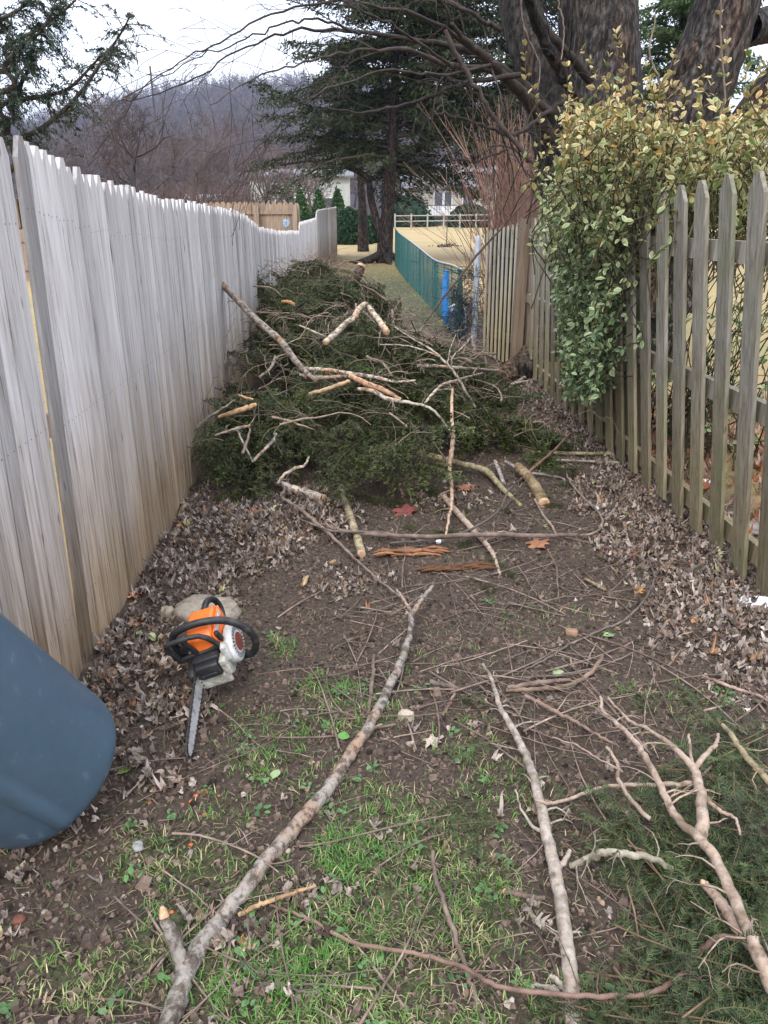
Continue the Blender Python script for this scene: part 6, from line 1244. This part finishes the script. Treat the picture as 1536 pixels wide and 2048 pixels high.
zones = {'back': ('dark evergreen bough in the tall rear part of the brush heap against the board fence', 'boughs in the tall rear part of the heap'), 'mid': ('dark evergreen bough in the middle of the brush heap among the bare sticks', 'boughs in the middle of the heap'), 'front': ('dark evergreen bough at the low front edge of the brush heap', 'boughs at the front of the heap')}
tries = 0
while cnt < 246 and tries < 20000:
    tries += 1
    x = rs.uniform(-1.0, 1.6); y_ = rs.uniform(3.9, 10.2); h = float(pile(x, y_))
    if h < .04 or (y_ < 4.5 and x > -.35): continue
    if rs.rand() > (1.0 if y_ < 7 else .75): continue
    nn = pn(x, y_); zlay = rs.choice([1.05, 1., .9, .6]); z = h * zlay
    a = rs.uniform(0, 6.28); d = np.array([math.cos(a), math.sin(a) - .35, 0.]); d = d - nn * (d @ nn) + nn * rs.normal(-.02, .22) + [0, 0, -.12]
    L_ = rs.uniform(.75, 1.3); st = np.array([x, y_, z + .03]); tipx = x + d[0] * .6 * L_
    if tipx < -1.0: d[0] = abs(d[0]) 
    if st[0] < -.95: st[0] = -.95
    zk = 'front' if y_ < 5.3 else ('mid' if y_ < 7.2 else 'back')
    put(heap_p[rs.randint(7)], pose(st - nrm(d) * .2, d, nn + rs.normal(0, .35, 3), L_), *zones[zk]); cnt += 1
print('boughs', cnt, tries)
for (px, py) in ((700, 850), (760, 870), (820, 860), (720, 900), (780, 920), (660, 890), (620, 900), (700, 820), (860, 900), (740, 940), (680, 930), (800, 890)):
    p = onpile(px, py, .05) + [0, 0, .05]; put(heap_p[rs.randint(7)], pose(p, [rs.normal(0, .8), rs.normal(-.6, .4), .05], [0, -.2, 1], rs.uniform(.6, 1.0)), *zones['front'])
# boughs that stand up from the crest
for (px, py, Y) in ((520, 560, 8.1), (545, 575, 8.3), (600, 560, 8.8), (640, 590, 8.8), (580, 570, 8.5), (620, 575, 8.9), (740, 600, 9.2), (700, 595, 9.2), (790, 620, 9.2), (550, 600, 7.8), (505, 620, 7.4), (510, 640, 7.3)):
    p = P(px, py, Y); put(heap_p[rs.randint(7)], pose(p - np.array([0, 0, .28]), [rs.normal(0, .5), rs.normal(0, .4), 1.1], [0, -1, .2], rs.uniform(.6, .8)), 'bushy bough poking up from the crest of the brush heap', 'boughs along the crest of the heap')
for (px, py) in ((380, 1000), (400, 975), (440, 1010), (500, 1005), (560, 1020), (420, 950), (860, 1010), (830, 1000), (800, 985), (1100, 960), (1150, 985), (1190, 975), (1060, 985), (1210, 960), (900, 1000), (770, 960), (1130, 930), (960, 1110), (905, 1100), (960, 1160), (1010, 900), (1060, 880), (1100, 900), (1040, 840), (990, 830), (1130, 900), (1180, 940), (1000, 1010), (940, 1010), (730, 985), (690, 990), (850, 1060), (800, 1045), (760, 1030), (1080, 1010), (1140, 1010), (1010, 790), (1060, 810), (600, 1000), (950, 1075), (640, 980), (985, 1135)):
    p = gpt(px, py, .02); s = rs.uniform(.3, .6) if py < 1005 else rs.uniform(.18, .32); put(heap_p[rs.randint(7)], pose(p, [rs.normal(0, 1), rs.normal(-.3, .7), .05], [0, 0, 1], s), 'loose evergreen sprig lying on the soil around the front of the heap', 'loose sprigs around the front of the heap')
# foreground fir boughs, lower right
NB = []
for i in range(96):
    px = 1190 + 390 * ((i % 8) + rs.rand()) / 8; lo = np.interp(px, [1130, 1250, 1400, 1540], [1590, 1510, 1470, 1450]); py = lo + (2080 - lo) * ((i // 8) + rs.rand()) / 12
    if px < 1260 and rs.rand() < .3: continue
    if 1330 < px < 1440 and 1800 < py < 1880 and rs.rand() < .8: continue
    NB.append((px, py, rs.uniform(.0, .11)))
for i in range(26): NB.append((rs.uniform(1110, 1260), rs.uniform(1560, 2000), 0.))
for (px, py, z) in NB:
    p = gpt(px, py, z); a = rs.uniform(-2.9, -.3) if rs.rand() < .6 else rs.uniform(0, 6.28)
    d = [math.cos(a), math.sin(a) * .8, rs.uniform(-.1, .15)]; put(near_p[rs.randint(5)], pose(p - nrm(d) * (.15 if px > 1350 else .05), d if px > 1300 else [abs(d[0]), d[1], d[2]], [rs.normal(0, .35), rs.normal(-.1, .35), 1], rs.uniform(.7, 1.15) if z > 0 else .5), 'flat green fir bough in the layer covering the lower right corner', 'fir boughs covering the lower right corner', 'fir_bough')
for (px, py, z, a, s) in ((990, 1420, .03, 2.0, .4), (1000, 1480, .03, 3.4, .45), (1060, 1500, .03, -.4, .4), (1010, 1600, .03, 2.9, .5), (1040, 1640, .02, 3.2, .5), (1030, 1700, .02, 3.4, .45), (1020, 1740, .02, 3.0, .4), (1080, 1880, .02, 3.8, .35), (1060, 1810, .02, 3.2, .3), (1100, 1900, .02, .5, .35), (1200, 1610, .03, 3.0, .5), (1180, 1680, .03, 3.3, .55), (1170, 1640, .03, 2.6, .5), (1330, 1430, .03, 1.6, .5), (1250, 1410, .03, 2.0, .4), (1400, 1420, .03, 1.2, .5), (1480, 1430, .03, 1.4, .5)):
    p = gpt(px, py, z); put(near_p[rs.randint(5)], pose(p, [math.cos(a), math.sin(a), .05], [0, 0, 1], s), 'small olive green fir sprig beside the long pale branch', 'fir sprigs along the long pale branch', 'fir_bough')

# ------------------------------------------------------------------ scattered twigs, each its own object
rs.seed(123)
TW = []
for k in range(16):
    g = Geo(); L_ = rs.uniform(.16, .60); n = 9; d = np.array([1., 0, 0]); pts = [np.zeros(3)]; cur = rs.normal(0, .22)
    for i in range(n): d = nrm(d + np.array([0, cur / 2 + rs.normal(0, .10), rs.normal(0, .06)]) * .55); pts.append(pts[-1] + d * L_ / n)
    pts = np.array(pts); pts[:, 2] = np.abs(pts[:, 2]) + .003; pts -= pts.mean(0) * [1, 1, 0]; r = rs.uniform(.0016, .0042); cc = rs.uniform(.7, 1.9); tube(g, pts, np.linspace(r, r * .5, n + 1), 5, (cc, cc * .92, cc * .88))
    for j in range(rs.randint(0, 4)): i = rs.randint(2, n - 1); tube(g, smooth_path([pts[i], pts[i] + [rs.normal(.03, .02), rs.normal(0, .04), .008], pts[i] + [rs.normal(.06, .03), rs.normal(0, .07), .004]], 5), r * .5, 4)
    TW.append(g.mesh('twig', M_twig))
for k in range(285):
    r_ = rs.rand()
    if r_ < .45: px, py = rs.uniform(620, 1400), rs.uniform(1120, 1420)
    elif r_ < .75: px, py = rs.uniform(200, 1536), rs.uniform(1400, 2040)
    elif r_ < .9: px, py = rs.uniform(960, 1240), rs.uniform(790, 1100)
    else: px, py = rs.uniform(980, 1250), rs.uniform(800, 1200)
    if px < 250 and py < 1720: continue
    p = gpt(px, py); o = bpy.data.objects.new('twig', TW[rs.randint(16)]); COL.objects.link(o); o.location = p + [0, 0, .004]; o.rotation_euler = (rs.normal(0, .04), rs.normal(0, .04), rs.normal(0, 1.0) if rs.rand() < .7 else rs.uniform(0, 6.28)); s = rs.uniform(.5, 1.15); o.scale = (s, s, s)
    tag(o, 'thin brown twig lying loose on the soil and grass of the lane', 'twig', 'thin loose twigs scattered over the lane')
# short bare sticks and looping twigs poking out all over the heap
for k in range(330):
    x = rs.uniform(-1.0, 1.35); y_ = rs.uniform(4.1, 9.5); h = float(pile(x, y_))
    if h < .10: continue
    p = np.array([x, y_, h + rs.uniform(.08, .20)]); a = rs.uniform(0, 6.28); g = Geo(); L_ = rs.uniform(.15, .55); L_ = L_ * 1.5 if k % 6 == 0 else L_; d = nrm([math.cos(a), math.sin(a), rs.uniform(-.25, .35)]); th = rs.rand()
    r = rs.uniform(.0022, .0042) if th < .85 else rs.uniform(.006, .013); c = rs.uniform(1.1, 2.1)
    grow(g, p - d * L_ * .4, d, L_, r, 1 if th < .85 else 0, (c, c * .95, c * .86), droop=.25, nseg=8, sides=5, kids=3, wob=.22, minr=.0013, spread=.6)
    o = g.build('bare_stick', M_twig); tag(o, 'thin pale bare stick poking out among the boughs of the heap', 'stick', 'thin bare sticks poking out of the heap')

# ------------------------------------------------------------------ air
if True:
    hm = bpy.data.materials.new('haze_air'); hm.use_nodes = True; nt = hm.node_tree; nt.nodes.clear(); o_ = nt.nodes.new('ShaderNodeOutputMaterial'); v = nt.nodes.new('ShaderNodeVolumePrincipled')
    v.inputs['Color'].default_value = (.62, .74, 1, 1); v.inputs['Density'].default_value = .00030; v.inputs['Anisotropy'].default_value = 0; nt.links.new(v.outputs[0], o_.inputs['Volume'])
    g = Geo(); box(g, (-2600, -100, -3), (2600, 3100, 140)); h_ = g.build('haze', hm, smooth=False); tag(h_, kind='stuff')
print('objects', len(bpy.data.objects))
